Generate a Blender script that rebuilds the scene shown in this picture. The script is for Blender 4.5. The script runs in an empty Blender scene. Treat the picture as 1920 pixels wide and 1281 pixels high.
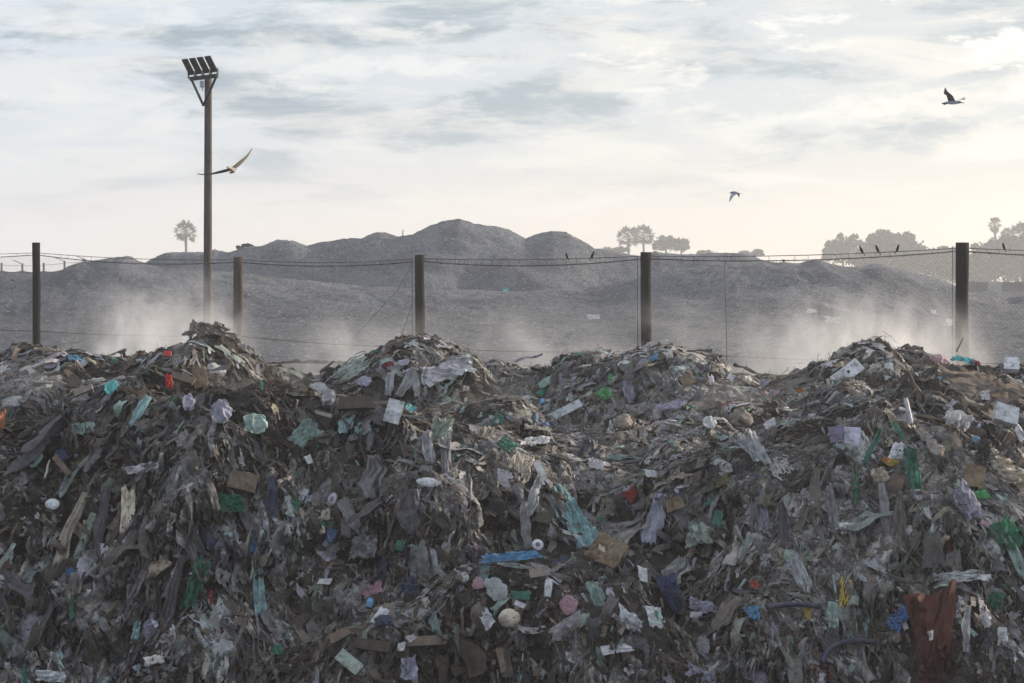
import bpy, bmesh, math, random
import numpy as np
from mathutils import Vector, Matrix
from mathutils.kdtree import KDTree

SC = bpy.context.scene
COL = SC.collection
R = math.radians
rng = np.random.default_rng(7)
random.seed(7)
F = 3583.0                       # focal length of the photograph in its own pixels (1920 wide)


def W3(px, py, d):               # a pixel of the photograph at depth d (metres); the camera is level at the origin
    return Vector(((px - 960) / F * d, d, (560 - py) / F * d))


# ------------------------------------------------------------------ camera, sky, sun
cam_data = bpy.data.cameras.new("camera")
cam = bpy.data.objects.new("camera", cam_data)
COL.objects.link(cam)
cam.location = (0, 0, 0)
cam.rotation_euler = (R(90), 0, 0)
cam_data.sensor_width = 36
cam_data.lens = F / 1920 * 36
cam_data.shift_y = -80.5 / 1920
cam_data.clip_start = 0.1
cam_data.clip_end = 3000
SC.camera = cam

SUN_AZ, SUN_EL = 60.0, 18.0      # to the right of the view, behind the mounds
SC.view_settings.view_transform = 'Standard'
SC.view_settings.look = 'None'
SC.view_settings.exposure = 0.70
SC.view_settings.gamma = 1.0
SC.cycles.use_denoising = True
SC.cycles.max_bounces = 6
SC.cycles.diffuse_bounces = 3
SC.cycles.volume_bounces = 1
SC.cycles.transparent_max_bounces = 8
SC.cycles.volume_max_steps = 128
SC.cycles.sample_clamp_indirect = 4.0

sun_data = bpy.data.lights.new("sun", 'SUN')
sun_data.energy = 5.0
sun_data.angle = R(1.0)
sun_data.color = (1.0, 0.86, 0.70)
sun = bpy.data.objects.new("sun", sun_data)
COL.objects.link(sun)
sd = Vector((math.sin(R(SUN_AZ)) * math.cos(R(SUN_EL)), math.cos(R(SUN_AZ)) * math.cos(R(SUN_EL)), math.sin(R(SUN_EL))))
sun.rotation_euler = sd.to_track_quat('Z', 'Y').to_euler()

world = bpy.data.worlds.new("World")
SC.world = world
world.use_nodes = True
nt = world.node_tree
nt.nodes.clear()


class G:                          # tiny node-graph helper
    def __init__(s, tree):
        s.t = tree

    def n(s, typ, **kw):
        nd = s.t.nodes.new(typ)
        for k, v in kw.items():
            setattr(nd, k, v)
        return nd

    def put(s, sock, v):
        if isinstance(v, bpy.types.NodeSocket):
            s.t.links.new(v, sock)
        elif v is not None:
            if hasattr(sock.default_value, '__len__') and not hasattr(v, '__len__'):
                v = (v,) * len(sock.default_value)
            if hasattr(sock.default_value, '__len__') and len(sock.default_value) == 4 and len(v) == 3:
                v = (*v, 1)
            sock.default_value = v

    def math(s, op, a, b=0.0, c=0.0, clamp=False):
        nd = s.n('ShaderNodeMath', operation=op, use_clamp=clamp)
        s.put(nd.inputs[0], a); s.put(nd.inputs[1], b)
        s.put(nd.inputs[2], c)
        return nd.outputs[0]

    def vmath(s, op, a, b=(0, 0, 0)):
        nd = s.n('ShaderNodeVectorMath', operation=op)
        s.put(nd.inputs[0], a); s.put(nd.inputs[1], b)
        return nd.outputs['Value'] if op in ('LENGTH', 'DOT_PRODUCT') else nd.outputs[0]

    def noise(s, vec, scale, detail=4, rough=0.55, dist=0.0):
        nd = s.n('ShaderNodeTexNoise')
        s.put(nd.inputs['Vector'], vec)
        nd.inputs['Scale'].default_value = scale
        nd.inputs['Detail'].default_value = detail
        nd.inputs['Roughness'].default_value = rough
        nd.inputs['Distortion'].default_value = dist
        return nd.outputs['Fac']

    def mapr(s, v, a, b, c=0.0, d=1.0, smooth=True):
        nd = s.n('ShaderNodeMapRange', interpolation_type='SMOOTHSTEP' if smooth else 'LINEAR')
        s.put(nd.inputs[0], v)
        for i, x in enumerate((a, b, c, d)):
            nd.inputs[1 + i].default_value = x
        return nd.outputs[0]

    def mix(s, f, a, b, mode='MIX'):
        nd = s.n('ShaderNodeMix', data_type='RGBA', blend_type=mode)
        s.put(nd.inputs[0], f); s.put(nd.inputs[6], a); s.put(nd.inputs[7], b)
        return nd.outputs[2]

    def map(s, vec, scale=(1, 1, 1), loc=(0, 0, 0), rot=(0, 0, 0)):
        nd = s.n('ShaderNodeMapping')
        s.put(nd.inputs[0], vec)
        nd.inputs[1].default_value = loc; nd.inputs[2].default_value = rot; nd.inputs[3].default_value = scale
        return nd.outputs[0]


g = G(nt)
dirv = g.n('ShaderNodeTexCoord').outputs['Generated']
sx = g.n('ShaderNodeSeparateXYZ')
g.put(sx.inputs[0], dirv)
elev = g.math('MAXIMUM', sx.outputs[2], 0.0)
sky = g.n('ShaderNodeTexSky', sky_type='NISHITA')
sky.sun_disc = False
sky.sun_elevation = R(SUN_EL)
sky.sun_rotation = R(SUN_AZ)
sky.air_density = 1.2
sky.dust_density = 2.5
toward = g.vmath('DOT_PRODUCT', dirv, (math.sin(R(46)), math.cos(R(46)), 0))   # the brightest cloud lies a little left of the sun
glow = g.mapr(toward, -0.3, 1.0, 0.0, 1.0)
near = g.mapr(toward, 0.46, 0.98, 0.0, 1.0)
# thin high overcast: cream at the horizon, pale blue-grey above, greyer away from the sun
veil_lo = g.mix(near, (0.515, 0.46, 0.395), (0.585, 0.53, 0.45))
veil_hi = g.mix(near, (0.375, 0.42, 0.45), (0.48, 0.495, 0.49))
veil = g.mix(g.mapr(elev, 0.015, 0.11), veil_lo, veil_hi)
back = g.mix(g.mapr(elev, 0.15, 0.9), (0.55, 0.605, 0.715), (0.70, 0.77, 0.90))
veil = g.mix(g.mapr(elev, 0.12, 0.4), veil, back)
veil = g.mix(glow, back, veil)
pv = g.map(dirv, (1.0, 1.0, 4.4), (0.3, 0.0, 0.17))
n1 = g.noise(pv, 8.2, 10, 0.64, 0.3)
n2 = g.noise(g.map(dirv, (1.0, 1.0, 5.6), (2.1, 1.0, 0.55)), 9.0, 9, 0.62, 0.6)
n3 = g.noise(g.map(dirv, (1.0, 1.0, 3.2), (5.3, 2.0, 1.1)), 17.0, 9, 0.66, 0.2)
up = g.mapr(elev, 0.028, 0.10)
dark = g.math('MULTIPLY', g.mapr(n1, 0.47, 0.61), up)
grey = g.mix(near, (0.205, 0.26, 0.315), (0.32, 0.37, 0.40))
c = g.mix(g.math('MULTIPLY', dark, 0.95), veil, grey)
bright = g.math('MULTIPLY', g.mapr(n2, 0.47, 0.64), g.mapr(elev, 0.018, 0.07))
bright = g.math('MULTIPLY', bright, g.math('ADD', g.math('MULTIPLY', near, 0.6), 0.5))
c = g.mix(g.math('MULTIPLY', bright, 0.85), c, g.mix(near, (0.60, 0.585, 0.55), (0.60, 0.58, 0.54)))
puff = g.math('MULTIPLY', g.math('MULTIPLY', g.mapr(n3, 0.51, 0.62), g.mapr(elev, 0.06, 0.13)), g.math('ADD', near, 0.35))
c = g.mix(g.math('MULTIPLY', puff, 0.75), c, (0.68, 0.665, 0.63))
cloud_bg = g.n('ShaderNodeBackground')
g.put(cloud_bg.inputs[0], c)
cloud_bg.inputs[1].default_value = 1.0
sky_bg = g.n('ShaderNodeBackground')
g.put(sky_bg.inputs[0], sky.outputs[0])
sky_bg.inputs[1].default_value = 0.07
mixs = g.n('ShaderNodeMixShader')
mixs.inputs[0].default_value = 0.90        # cloud cover
g.put(mixs.inputs[1], sky_bg.outputs[0]); g.put(mixs.inputs[2], cloud_bg.outputs[0])
wo = g.n('ShaderNodeOutputWorld')
g.put(wo.inputs[0], mixs.outputs[0])

# ------------------------------------------------------------------ helpers: noise, meshes, tags
PERM = rng.permutation(256).astype(np.int64)
PERM = np.concatenate([PERM, PERM, PERM])
GRAD = rng.normal(size=(256, 3))
GRAD /= np.linalg.norm(GRAD, axis=1)[:, None]


def perlin(p):
    p = np.asarray(p, float)
    i = np.floor(p).astype(np.int64)
    f = p - i
    u = f * f * f * (f * (f * 6 - 15) + 10)
    i &= 255
    out = 0
    for dx in (0, 1):
        wx = u[..., 0] if dx else 1 - u[..., 0]
        for dy in (0, 1):
            wy = u[..., 1] if dy else 1 - u[..., 1]
            for dz in (0, 1):
                wz = u[..., 2] if dz else 1 - u[..., 2]
                h = PERM[PERM[PERM[(i[..., 0] + dx) & 255] + ((i[..., 1] + dy) & 255)] + ((i[..., 2] + dz) & 255)]
                gr = GRAD[h]
                out = out + wx * wy * wz * (gr[..., 0] * (f[..., 0] - dx) + gr[..., 1] * (f[..., 1] - dy) + gr[..., 2] * (f[..., 2] - dz))
    return out * 1.5


def fbm(p, octv=3, gain=0.5):
    s, a = 0, 1.0
    for k in range(octv):
        s = s + a * perlin(np.asarray(p) * 2.03 ** k + 17.3 * k)
        a *= gain
    return s


def link(name, me, parent=None, m=None):
    o = bpy.data.objects.new(name, me)
    COL.objects.link(o)
    if parent is not None:
        o.parent = parent
    if m is not None and me is not None:
        me.materials.append(m)
    return o


def tag(o, label=None, cat=None, group=None, kind=None):
    for k, v in (('label', label), ('category', cat), ('group', group), ('kind', kind)):
        if v:
            o[k] = v
    return o


def empty(name, loc, label=None, cat=None, group=None):
    o = bpy.data.objects.new(name, None)
    COL.objects.link(o)
    o.location = loc
    return tag(o, label, cat, group)


def mesh(name, V, Q=None, T=None, cols=None, smooth=True):
    """vertices (n,3), quads (m,4), triangles (k,3), colours per vertex (n,3)"""
    me = bpy.data.meshes.new(name)
    V = np.asarray(V, np.float32).reshape(-1, 3)
    Q = np.zeros((0, 4), np.int32) if Q is None or not len(Q) else np.asarray(Q, np.int32)
    T = np.zeros((0, 3), np.int32) if T is None or not len(T) else np.asarray(T, np.int32)
    me.vertices.add(len(V)); me.vertices.foreach_set('co', V.ravel())
    me.loops.add(Q.size + T.size)
    me.loops.foreach_set('vertex_index', np.concatenate([Q.ravel(), T.ravel()]))
    me.polygons.add(len(Q) + len(T))
    st = np.concatenate([np.arange(len(Q)) * 4, Q.size + np.arange(len(T)) * 3]).astype(np.int32)
    me.polygons.foreach_set('loop_start', st)
    me.polygons.foreach_set('use_smooth', np.full(len(st), smooth))
    if cols is not None:
        at = me.color_attributes.new('col', 'FLOAT_COLOR', 'POINT')
        c4 = np.ones((len(V), 4), np.float32)
        c4[:, :3] = cols
        at.data.foreach_set('color', c4.ravel())
    me.update(calc_edges=True)
    return me


def gridq(nu, nv, closed=False):
    """quads of an (nv rows, nu columns) vertex grid; closed wraps the columns"""
    i = np.arange(nv - 1)[:, None] * nu
    j = np.arange(nu if closed else nu - 1)[None, :]
    k = (j + 1) % nu
    return np.stack([i + j, i + k, i + nu + k, i + nu + j], -1).reshape(-1, 4)


class MB:                         # collects simple solids into one mesh
    def __init__(s):
        s.v, s.q, s.t, s.c, s.n = [], [], [], [], 0

    def add(s, V, Q=None, T=None, col=(1, 1, 1)):
        V = np.asarray(V, float).reshape(-1, 3)
        s.v.append(V)
        if Q is not None and len(Q):
            s.q.append(np.asarray(Q) + s.n)
        if T is not None and len(T):
            s.t.append(np.asarray(T) + s.n)
        c = np.asarray(col, float)
        s.c.append(np.broadcast_to(c, (len(V), 3)))
        s.n += len(V)
        return s

    def box(s, c, size, M=None, col=(1, 1, 1), bev=0.0):
        x, y, z = [k / 2 for k in size]
        b = min(bev, x * .9, y * .9, z * .9)
        if b <= 0:
            V = np.array([[a, e, f] for f in (-z, z) for e in (-y, y) for a in (-x, x)])
            Q = [[0, 2, 3, 1], [4, 5, 7, 6], [0, 1, 5, 4], [2, 6, 7, 3], [0, 4, 6, 2], [1, 3, 7, 5]]
            T = None
        else:
            bm = bmesh.new()
            bmesh.ops.create_cube(bm, size=1)
            for v in bm.verts:
                v.co = Vector((v.co.x * 2 * x, v.co.y * 2 * y, v.co.z * 2 * z))
            bmesh.ops.bevel(bm, geom=bm.edges[:], offset=b, segments=1, affect='EDGES')
            bm.verts.index_update()
            V = np.array([v.co[:] for v in bm.verts])
            Q = [[v.index for v in f.verts] for f in bm.faces if len(f.verts) == 4]
            T = [[v.index for v in f.verts] for f in bm.faces if len(f.verts) == 3]
            bm.free()
        if M is not None:
            V = V @ np.array(M.to_3x3()).T
        return s.add(V + np.array(c), Q, T, col)

    def tube(s, pts, rad, n=8, col=(1, 1, 1), cap=True, flat=1.0):
        P = np.array([list(p) for p in pts], float)
        r = np.broadcast_to(np.asarray(rad, float), (len(P),))
        Tn = np.gradient(P, axis=0)
        Tn /= np.linalg.norm(Tn, axis=1)[:, None] + 1e-12
        ref = np.array([0, 0, 1.0]) if abs(Tn[:, 2]).mean() < 0.8 else np.array([0, 1.0, 0])
        A = np.cross(Tn, ref); A /= np.linalg.norm(A, axis=1)[:, None] + 1e-12
        B = np.cross(A, Tn)
        th = np.arange(n) / n * 2 * math.pi
        V = P[:, None] + r[:, None, None] * (np.cos(th)[None, :, None] * A[:, None] + flat * np.sin(th)[None, :, None] * B[:, None])
        Q = gridq(n, len(P), True)
        V = V.reshape(-1, 3)
        T = []
        if cap:
            V = np.vstack([V, P[:1], P[-1:]])
            a = len(V) - 2
            T = [[a, (k + 1) % n, k] for k in range(n)] + [[a + 1, a - n + k, a - n + (k + 1) % n] for k in range(n)]
        if np.ndim(col) == 2:
            col = np.repeat(np.asarray(col, float), n, 0)
            if cap:
                col = np.vstack([col, col[:1], col[-1:]])
        return s.add(V, Q, T, col)

    def lathe(s, prof, n=20, M=None, col=(1, 1, 1), c=(0, 0, 0)):
        th = np.arange(n) / n * 2 * math.pi
        V = np.array([[r * math.cos(t), r * math.sin(t), z] for r, z in prof for t in th])
        Q = gridq(n, len(prof), True)
        if M is not None:
            V = V @ np.array(M.to_3x3()).T
        return s.add(V + np.array(c), Q, None, col)

    def data(s, name, smooth=True, origin=(0, 0, 0)):
        return mesh(name, np.vstack(s.v) - np.array(origin), np.vstack(s.q) if s.q else None, np.vstack(s.t) if s.t else None, np.vstack(s.c), smooth)

    def build(s, name, m, parent=None, smooth=True, origin=(0, 0, 0)):
        return link(name, s.data(name, smooth, origin), parent, m)


# ------------------------------------------------------------------ materials
def material(name, base='OBJ', rough=0.7, dirt=0.0, dirt_col=(0.055, 0.045, 0.036), nscale=6.0, var=0.25,
             bump=0.0, bscale=30.0, transl=0.0, spec=0.3, stretch=(1, 1, 1)):
    m = bpy.data.materials.new(name)
    m.use_nodes = True
    t = m.node_tree
    t.nodes.clear()
    g = G(t)
    co = g.n('ShaderNodeTexCoord').outputs['Object']
    if stretch != (1, 1, 1):
        co = g.map(co, stretch)
    if base == 'OBJ':
        b = g.n('ShaderNodeObjectInfo').outputs['Color']
    elif base == 'ATTR':
        b = g.n('ShaderNodeAttribute', attribute_name='col').outputs['Color']
    else:
        r = g.n('ShaderNodeRGB'); r.outputs[0].default_value = (*base, 1); b = r.outputs[0]
    n1 = g.noise(co, nscale, 6, 0.6)
    v = g.mapr(n1, 0.25, 0.75, 1 - var, 1 + var, False)
    b = g.mix(1.0, b, v, 'MULTIPLY')
    if dirt > 0:
        n2 = g.noise(g.map(co, (1, 1, 1), (3.1, 1.7, 9.2)), nscale * 0.9, 7, 0.68, 0.4)
        b = g.mix(g.math('MULTIPLY', g.mapr(n2, 0.42, 0.66), dirt), b, dirt_col)
    p = g.n('ShaderNodeBsdfPrincipled')
    g.put(p.inputs['Base Color'], b)
    p.inputs['Roughness'].default_value = rough
    p.inputs['Specular IOR Level'].default_value = spec
    if bump > 0:
        bp = g.n('ShaderNodeBump')
        bp.inputs['Strength'].default_value = bump
        bp.inputs['Distance'].default_value = 0.03
        g.put(bp.inputs['Height'], g.noise(co, bscale, 6, 0.65))
        g.put(p.inputs['Normal'], bp.outputs[0])
    o = g.n('ShaderNodeOutputMaterial')
    if transl > 0:
        tr = g.n('ShaderNodeBsdfTranslucent')
        g.put(tr.inputs[0], b)
        mx = g.n('ShaderNodeMixShader')
        mx.inputs[0].default_value = transl
        g.put(mx.inputs[1], p.outputs[0]); g.put(mx.inputs[2], tr.outputs[0])
        g.put(o.inputs[0], mx.outputs[0])
    else:
        g.put(o.inputs[0], p.outputs[0])
    return m


M = {
    'soil': material('trodden soil', 'ATTR', 0.95, 0.5, (0.03, 0.025, 0.02), 2.5, 0.4, 0.9, 40, spec=0.1),
    'clod': material('earth clods', 'ATTR', 0.95, 0.3, (0.03, 0.025, 0.02), 6, 0.35, 0.8, 60, spec=0.1),
    'scrap': material('plastic film scraps', 'ATTR', 0.6, 0.55, (0.092, 0.078, 0.067), 13, 0.35, 0.9, 40, 0.28, 0.3),
    'woodbits': material('broken wood', 'ATTR', 0.85, 0.3, (0.03, 0.025, 0.02), 9, 0.35, 0.6, 70, spec=0.15),
    'film': material('dirty plastic film', 'OBJ', 0.5, 0.48, (0.085, 0.074, 0.065), 11, 0.25, 0.9, 36, 0.3, 0.4),
    'cloth': material('dirty cloth', 'OBJ', 0.9, 0.6, (0.06, 0.05, 0.043), 10, 0.2, 0.4, 120, 0.06, 0.1),
    'paper': material('soiled paper', 'OBJ', 0.85, 0.5, (0.09, 0.08, 0.07), 6, 0.12, 0.15, 50, 0.1, 0.15),
    'card': material('soggy cardboard', 'OBJ', 0.9, 0.7, (0.06, 0.048, 0.038), 9, 0.2, 0.3, 60, spec=0.1),
    'wood': material('weathered wood', 'OBJ', 0.85, 0.4, (0.03, 0.025, 0.02), 8, 0.3, 0.5, 40, spec=0.15, stretch=(1, 1, 1)),
    'hard': material('scuffed hard plastic', 'OBJ', 0.5, 0.7, (0.075, 0.064, 0.055), 12, 0.2, 0.3, 60, spec=0.3),
    'print': material('printed mark', 'OBJ', 0.7, 0.3, (0.1, 0.09, 0.08), 12, 0.2, spec=0.2),
    'bird': material('bird plumage', 'ATTR', 0.8, 0, nscale=30, var=0.12, spec=0.15),
    'post': material('weathered timber post', 'OBJ', 0.88, 0.45, (0.022, 0.018, 0.016), 5, 0.35, 0.7, 30, spec=0.15, stretch=(4, 4, 0.5)),
    'wire': material('rusty wire', (0.045, 0.04, 0.038), 0.6, 0, nscale=20, var=0.2, spec=0.3),
    'galv': material('galvanised steel', (0.34, 0.35, 0.36), 0.45, 0.3, (0.12, 0.1, 0.09), 10, 0.15),
    'lampmetal': material('dark painted steel', (0.010, 0.012, 0.014), 0.5, 0.2, (0.05, 0.045, 0.04), 10, 0.2),
    'lens': material('unlit lamp lens', (0.014, 0.02, 0.024), 0.35, 0, nscale=10, var=0.1, spec=0.25),
    'leaf': material('dusty leaves', 'ATTR', 0.75, 0, nscale=1.5, var=0.3, transl=0.2, spec=0.2),
    'bark': material('bark', (0.07, 0.055, 0.045), 0.9, 0.3, (0.03, 0.025, 0.02), 4, 0.3, 0.6, 12),
    'conc': material('concrete panel', 'OBJ', 0.9, 0.3, (0.1, 0.095, 0.09), 1.5, 0.15, 0.2, 20),
    'shade': material('shade cloth', (0.09, 0.10, 0.11), 0.9, 0, nscale=2, var=0.15),
    'skin': material('skin', (0.16, 0.09, 0.06), 0.55, 0, nscale=20, var=0.1),
    'hair': material('black hair', (0.012, 0.011, 0.011), 0.7, 0, nscale=60, var=0.3, bump=0.5, bscale=150),
}

# ------------------------------------------------------------------ ground, gravel hills
def smax(a, b, r):
    h = np.maximum(r - np.abs(a - b), 0)
    return np.maximum(a, b) + h * h / (4 * r)


def ground_z(x, y):
    t = np.clip((y - 22) / 12, 0, 1)
    t = t * t * (3 - 2 * t)
    return -4.25 + t * 2.75


def axis(*seg):
    out = []
    for a, b, st in seg:
        out.append(np.arange(a, b, st))
    return np.concatenate(out)


def ridge(prof, d, X, Y, slope, rnd=1.2, back=1.0):
    px = np.array([p[0] for p in prof], float); py = np.array([p[1] for p in prof], float)
    X = X + np.clip(np.abs(d - Y) / 6, 0, 1) * 1.6 * perlin(np.stack([X * .22, Y * .18, X * 0 + d], -1))
    xf = np.linspace(-70, 70, 2801)
    zf = np.interp(xf, (px - 960) / F * d, (560 - py) / F * d)
    zr = np.interp(X, xf, zf)
    far = np.clip(np.abs(d - Y) / 9, 0, 1)              # the crests' dips die out down the slope
    for k, lo, hi in ((50, 0, .5), (150, .4, 1)):
        zk = np.convolve(np.pad(zf, k, mode='edge'), np.ones(2 * k + 1) / (2 * k + 1), 'valid')
        f = np.clip((far - lo) / (hi - lo), 0, 1)
        zr = zr * (1 - f) + np.interp(X, xf, zk) * f
    dy = np.where(Y > d, (Y - d) * back, d - Y)
    return zr - slope * (np.sqrt(dy * dy + rnd * rnd) - rnd)


R_BACK = [(-400, 560), (100, 560), (200, 540), (262, 500), (290, 484), (310, 475), (340, 473), (390, 474), (402, 469), (430, 474), (460, 464), (490, 463),
          (505, 455), (520, 449), (545, 450), (575, 462), (600, 455), (640, 450), (680, 447), (700, 438), (720, 435), (750, 444), (775, 440), (800, 426),
          (830, 414), (860, 411), (890, 420), (930, 424), (955, 431), (985, 450), (1000, 442), (1030, 432), (1060, 434), (1090, 450), (1115, 466),
          (1160, 473), (1200, 481), (1230, 471), (1260, 476), (1300, 478), (1340, 475), (1380, 474), (1410, 478), (1440, 490), (1480, 510), (1560, 545), (2600, 560)]
R_FRONT = [(-700, 516), (0, 514), (90, 514), (125, 508), (145, 496), (160, 490), (200, 485), (240, 483), (262, 492), (300, 502), (400, 508), (600, 530), (800, 545),
           (950, 548), (1100, 540), (1200, 520), (1300, 500), (1380, 492), (1440, 493), (1500, 495), (1530, 486), (1560, 495), (1600, 501), (1640, 494),
           (1660, 499), (1700, 508), (1760, 525), (1800, 545), (1850, 560), (1880, 573), (1900, 562), (1930, 552), (2000, 548), (2600, 560)]
hx = np.arange(-52, 52, 0.14)
hy = np.concatenate([np.arange(44, 64, 0.2), np.arange(64, 116, 0.14), np.arange(116, 150, 0.6)])
HX, HY = np.meshgrid(hx, hy)


def hill_z(X, Y):
    w = fbm(np.stack([X * .12, Y * .12, X * 0], -1), 3) * 1.6
    a = ridge(R_BACK, 112, X, Y + w * np.clip((112 - Y) / 8, 0, 1.4), 0.56, 1.5)
    b = ridge(R_FRONT, 90, X, Y + w * np.clip((90 - Y) / 5, 0, 1.6), 0.40, 1.6, 0.9) + .35 * np.clip((88 - Y) / 8, 0, 1) * perlin(np.stack([X * .35, Y * .35, X * 0 + 4], -1))
    gz = -1.5 + 0 * X
    c = smax(a, b, 0.25)
    apron = -1.62 + np.clip(Y - 45, 0, 45) * .014 + .22 * np.abs(fbm(np.stack([X * .13, Y * .1, X * 0 + 6], -1), 3))   # tailings spread from the foot of the hills to the fence
    c = smax(c, np.where(Y < 112, apron, -1.6), 1.6)
    return c, gz


HZ, _ = hill_z(HX, HY)
Pn = np.stack([HX, HY, HZ], -1)
HZ = HZ + 0.08 * fbm(Pn * .55, 3) + 0.045 * fbm(Pn * 2.2, 2) + 0.016 * rng.normal(size=HX.shape)
hm = bpy.data.materials.new('gravel')
hm.use_nodes = True
g = G(hm.node_tree)
co = g.n('ShaderNodeTexCoord').outputs['Object']
sep = g.n('ShaderNodeSeparateXYZ'); g.put(sep.inputs[0], co)
st = g.n('ShaderNodeTexVoronoi'); st.inputs['Scale'].default_value = 13.0
g.put(st.inputs['Vector'], co)
stn = g.n('ShaderNodeSeparateColor'); g.put(stn.inputs[0], st.outputs['Color'])
patch = g.noise(g.map(co, (.06, .12, .5)), 1.6, 6, 0.6, 0.5)
big = g.noise(co, 0.35, 5, 0.6)
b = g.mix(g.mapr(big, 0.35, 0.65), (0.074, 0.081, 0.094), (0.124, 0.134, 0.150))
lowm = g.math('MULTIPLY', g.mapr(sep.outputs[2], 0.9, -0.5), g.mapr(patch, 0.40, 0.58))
b = g.mix(g.mapr(sep.outputs[2], 0.2, -1.1), b, (0.066, 0.074, 0.088))  # colour by height stands in for light and haze on the low ground
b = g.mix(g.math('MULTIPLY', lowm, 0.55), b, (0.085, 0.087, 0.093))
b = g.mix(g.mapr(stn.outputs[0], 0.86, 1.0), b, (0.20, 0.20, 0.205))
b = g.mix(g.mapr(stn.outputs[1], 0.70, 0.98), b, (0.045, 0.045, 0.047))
pr = hm.node_tree.nodes['Principled BSDF']
g.put(pr.inputs['Base Color'], b)
pr.inputs['Roughness'].default_value = 0.95
pr.inputs['Specular IOR Level'].default_value = 0.1
bp = g.n('ShaderNodeBump'); bp.inputs['Strength'].default_value = 0.8; bp.inputs['Distance'].default_value = 0.07
g.put(bp.inputs['Height'], g.noise(co, 7.0, 5, 0.7)); g.put(pr.inputs['Normal'], bp.outputs[0])
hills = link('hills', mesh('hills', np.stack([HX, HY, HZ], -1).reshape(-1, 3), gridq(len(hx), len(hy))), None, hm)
tag(hills, 'grey gravel and rubble spoil hills behind the wire fence', None, None, 'structure')

gx = np.concatenate([[-900], np.arange(-60, 60, 0.5), [900]])
gy = np.concatenate([[-40, -10, 0, 8], np.arange(12, 96, 0.35), np.arange(96, 420, 15), [900]])
GX, GY = np.meshgrid(gx, gy)
GZ = ground_z(GX, GY) + 0.05 * fbm(np.stack([GX * .5, GY * .5, 0 * GX], -1), 3)
GZ = GZ - np.clip((GY - 44) / 4, 0, 1) * .35
gm = bpy.data.materials.new('dusty ground')
gm.use_nodes = True
g = G(gm.node_tree)
co = g.n('ShaderNodeTexCoord').outputs['Object']
b = g.mix(g.mapr(g.noise(g.map(co, (.3, 1, 1)), 0.6, 8, 0.65), 0.3, 0.7), (0.028, 0.031, 0.037), (0.046, 0.050, 0.057))
b = g.mix(g.mapr(g.noise(co, 6, 6, 0.75), 0.52, 0.72), b, (0.075, 0.078, 0.084))
b = g.mix(g.mapr(g.noise(g.map(co, (1, 1, 1), (4, 2, 1)), 3.5, 6, 0.75), 0.55, 0.72), b, (0.022, 0.023, 0.026))
pr = gm.node_tree.nodes['Principled BSDF']
g.put(pr.inputs['Base Color'], b)
pr.inputs['Roughness'].default_value = 0.95
bp = g.n('ShaderNodeBump'); bp.inputs['Strength'].default_value = 0.6; bp.inputs['Distance'].default_value = 0.05
g.put(bp.inputs['Height'], g.noise(co, 5, 6, 0.7)); g.put(pr.inputs['Normal'], bp.outputs[0])
ground = link('ground', mesh('ground', np.stack([GX, GY, GZ], -1).reshape(-1, 3), gridq(len(gx), len(gy))), None, gm)
tag(ground, 'pale dusty ground between the refuse and the hills', None, None, 'structure')

# ------------------------------------------------------------------ the refuse mound (terrain)
CREST = [(-600, 800), (0, 800), (150, 775), (300, 748), (430, 742), (600, 770), (750, 780), (900, 840), (1000, 872), (1150, 910), (1300, 890),
         (1430, 850), (1550, 785), (1700, 775), (1800, 815), (1900, 890), (2500, 880)]
BUMPS = [  # px, py, depth, half-widths in x and y (m), drop (m) at one half-width
    (330, 690, 22.8, .85, .8, .42), (490, 700, 22.3, .62, .7, .42), (690, 766, 22.0, .8, .6, .3), (800, 782, 21.8, .5, .6, .3), (905, 838, 21.5, .5, .6, .35),
    (390, 610, 27.5, .50, .9, .42), (330, 650, 27.5, .7, .9, .35), (70, 672, 27.5, 1.1, 1.0, .22), (175, 668, 28, .9, 1.0, .25), (480, 690, 29, .9, 1., .3),
    (750, 641, 28.5, .75, 1.0, .40), (850, 690, 28, .7, .8, .35), (975, 688, 29.0, .7, .9, .3), (1105, 664, 28.5, .55, .9, .32), (1240, 648, 27.2, .95, 1.0, .4),
    (1345, 690, 27, .7, .9, .35), (1640, 642, 27.0, .75, .9, .42), (1560, 690, 26.5, .7, .9, .35), (1710, 664, 27.5, .6, .9, .35), (1800, 694, 25.4, 1.0, 1.0, .30), (1895, 704, 26.2, .9, 1.0, .28), (1990, 694, 26, .9, 1.0, .3),
    (1600, 738, 22.6, .85, .8, .36), (1725, 716, 22.4, .7, .7, .34), (1500, 790, 22.0, .5, .7, .35), (1885, 800, 23.0, .6, .8, .4),
    (1015, 806, 24.2, .45, .45, .30), (1175, 792, 24.8, .5, .5, .30), (1335, 800, 23.8, .55, .5, .32), (1095, 858, 22.7, .45, .4, .30), (1410, 776, 24.6, .4, .4, .3), (1250, 850, 22.9, .45, .4, .3), (940, 770, 24.6, .4, .4, .28),
    (1620, 868, 21.0, .9, .38, .45), (1255, 908, 21.2, .5, .32, .35), (235, 868, 21.0, .9, .38, .42), (60, 930, 20.6, .6, .32, .4), (800, 925, 20.9, .6, .32, .4), (480, 880, 21.0, .5, .32, .4),
    (930, 1052, 19.75, 1.25, .55, .55), (1120, 1110, 19.6, .9, .6, .5), (720, 1120, 19.55, .9, .6, .5), (1790, 1098, 19.6, .75, .5, .55), (1180, 1030, 20.1, .6, .5, .5),
    (1450, 1130, 19.5, .8, .5, .5)]


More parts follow.
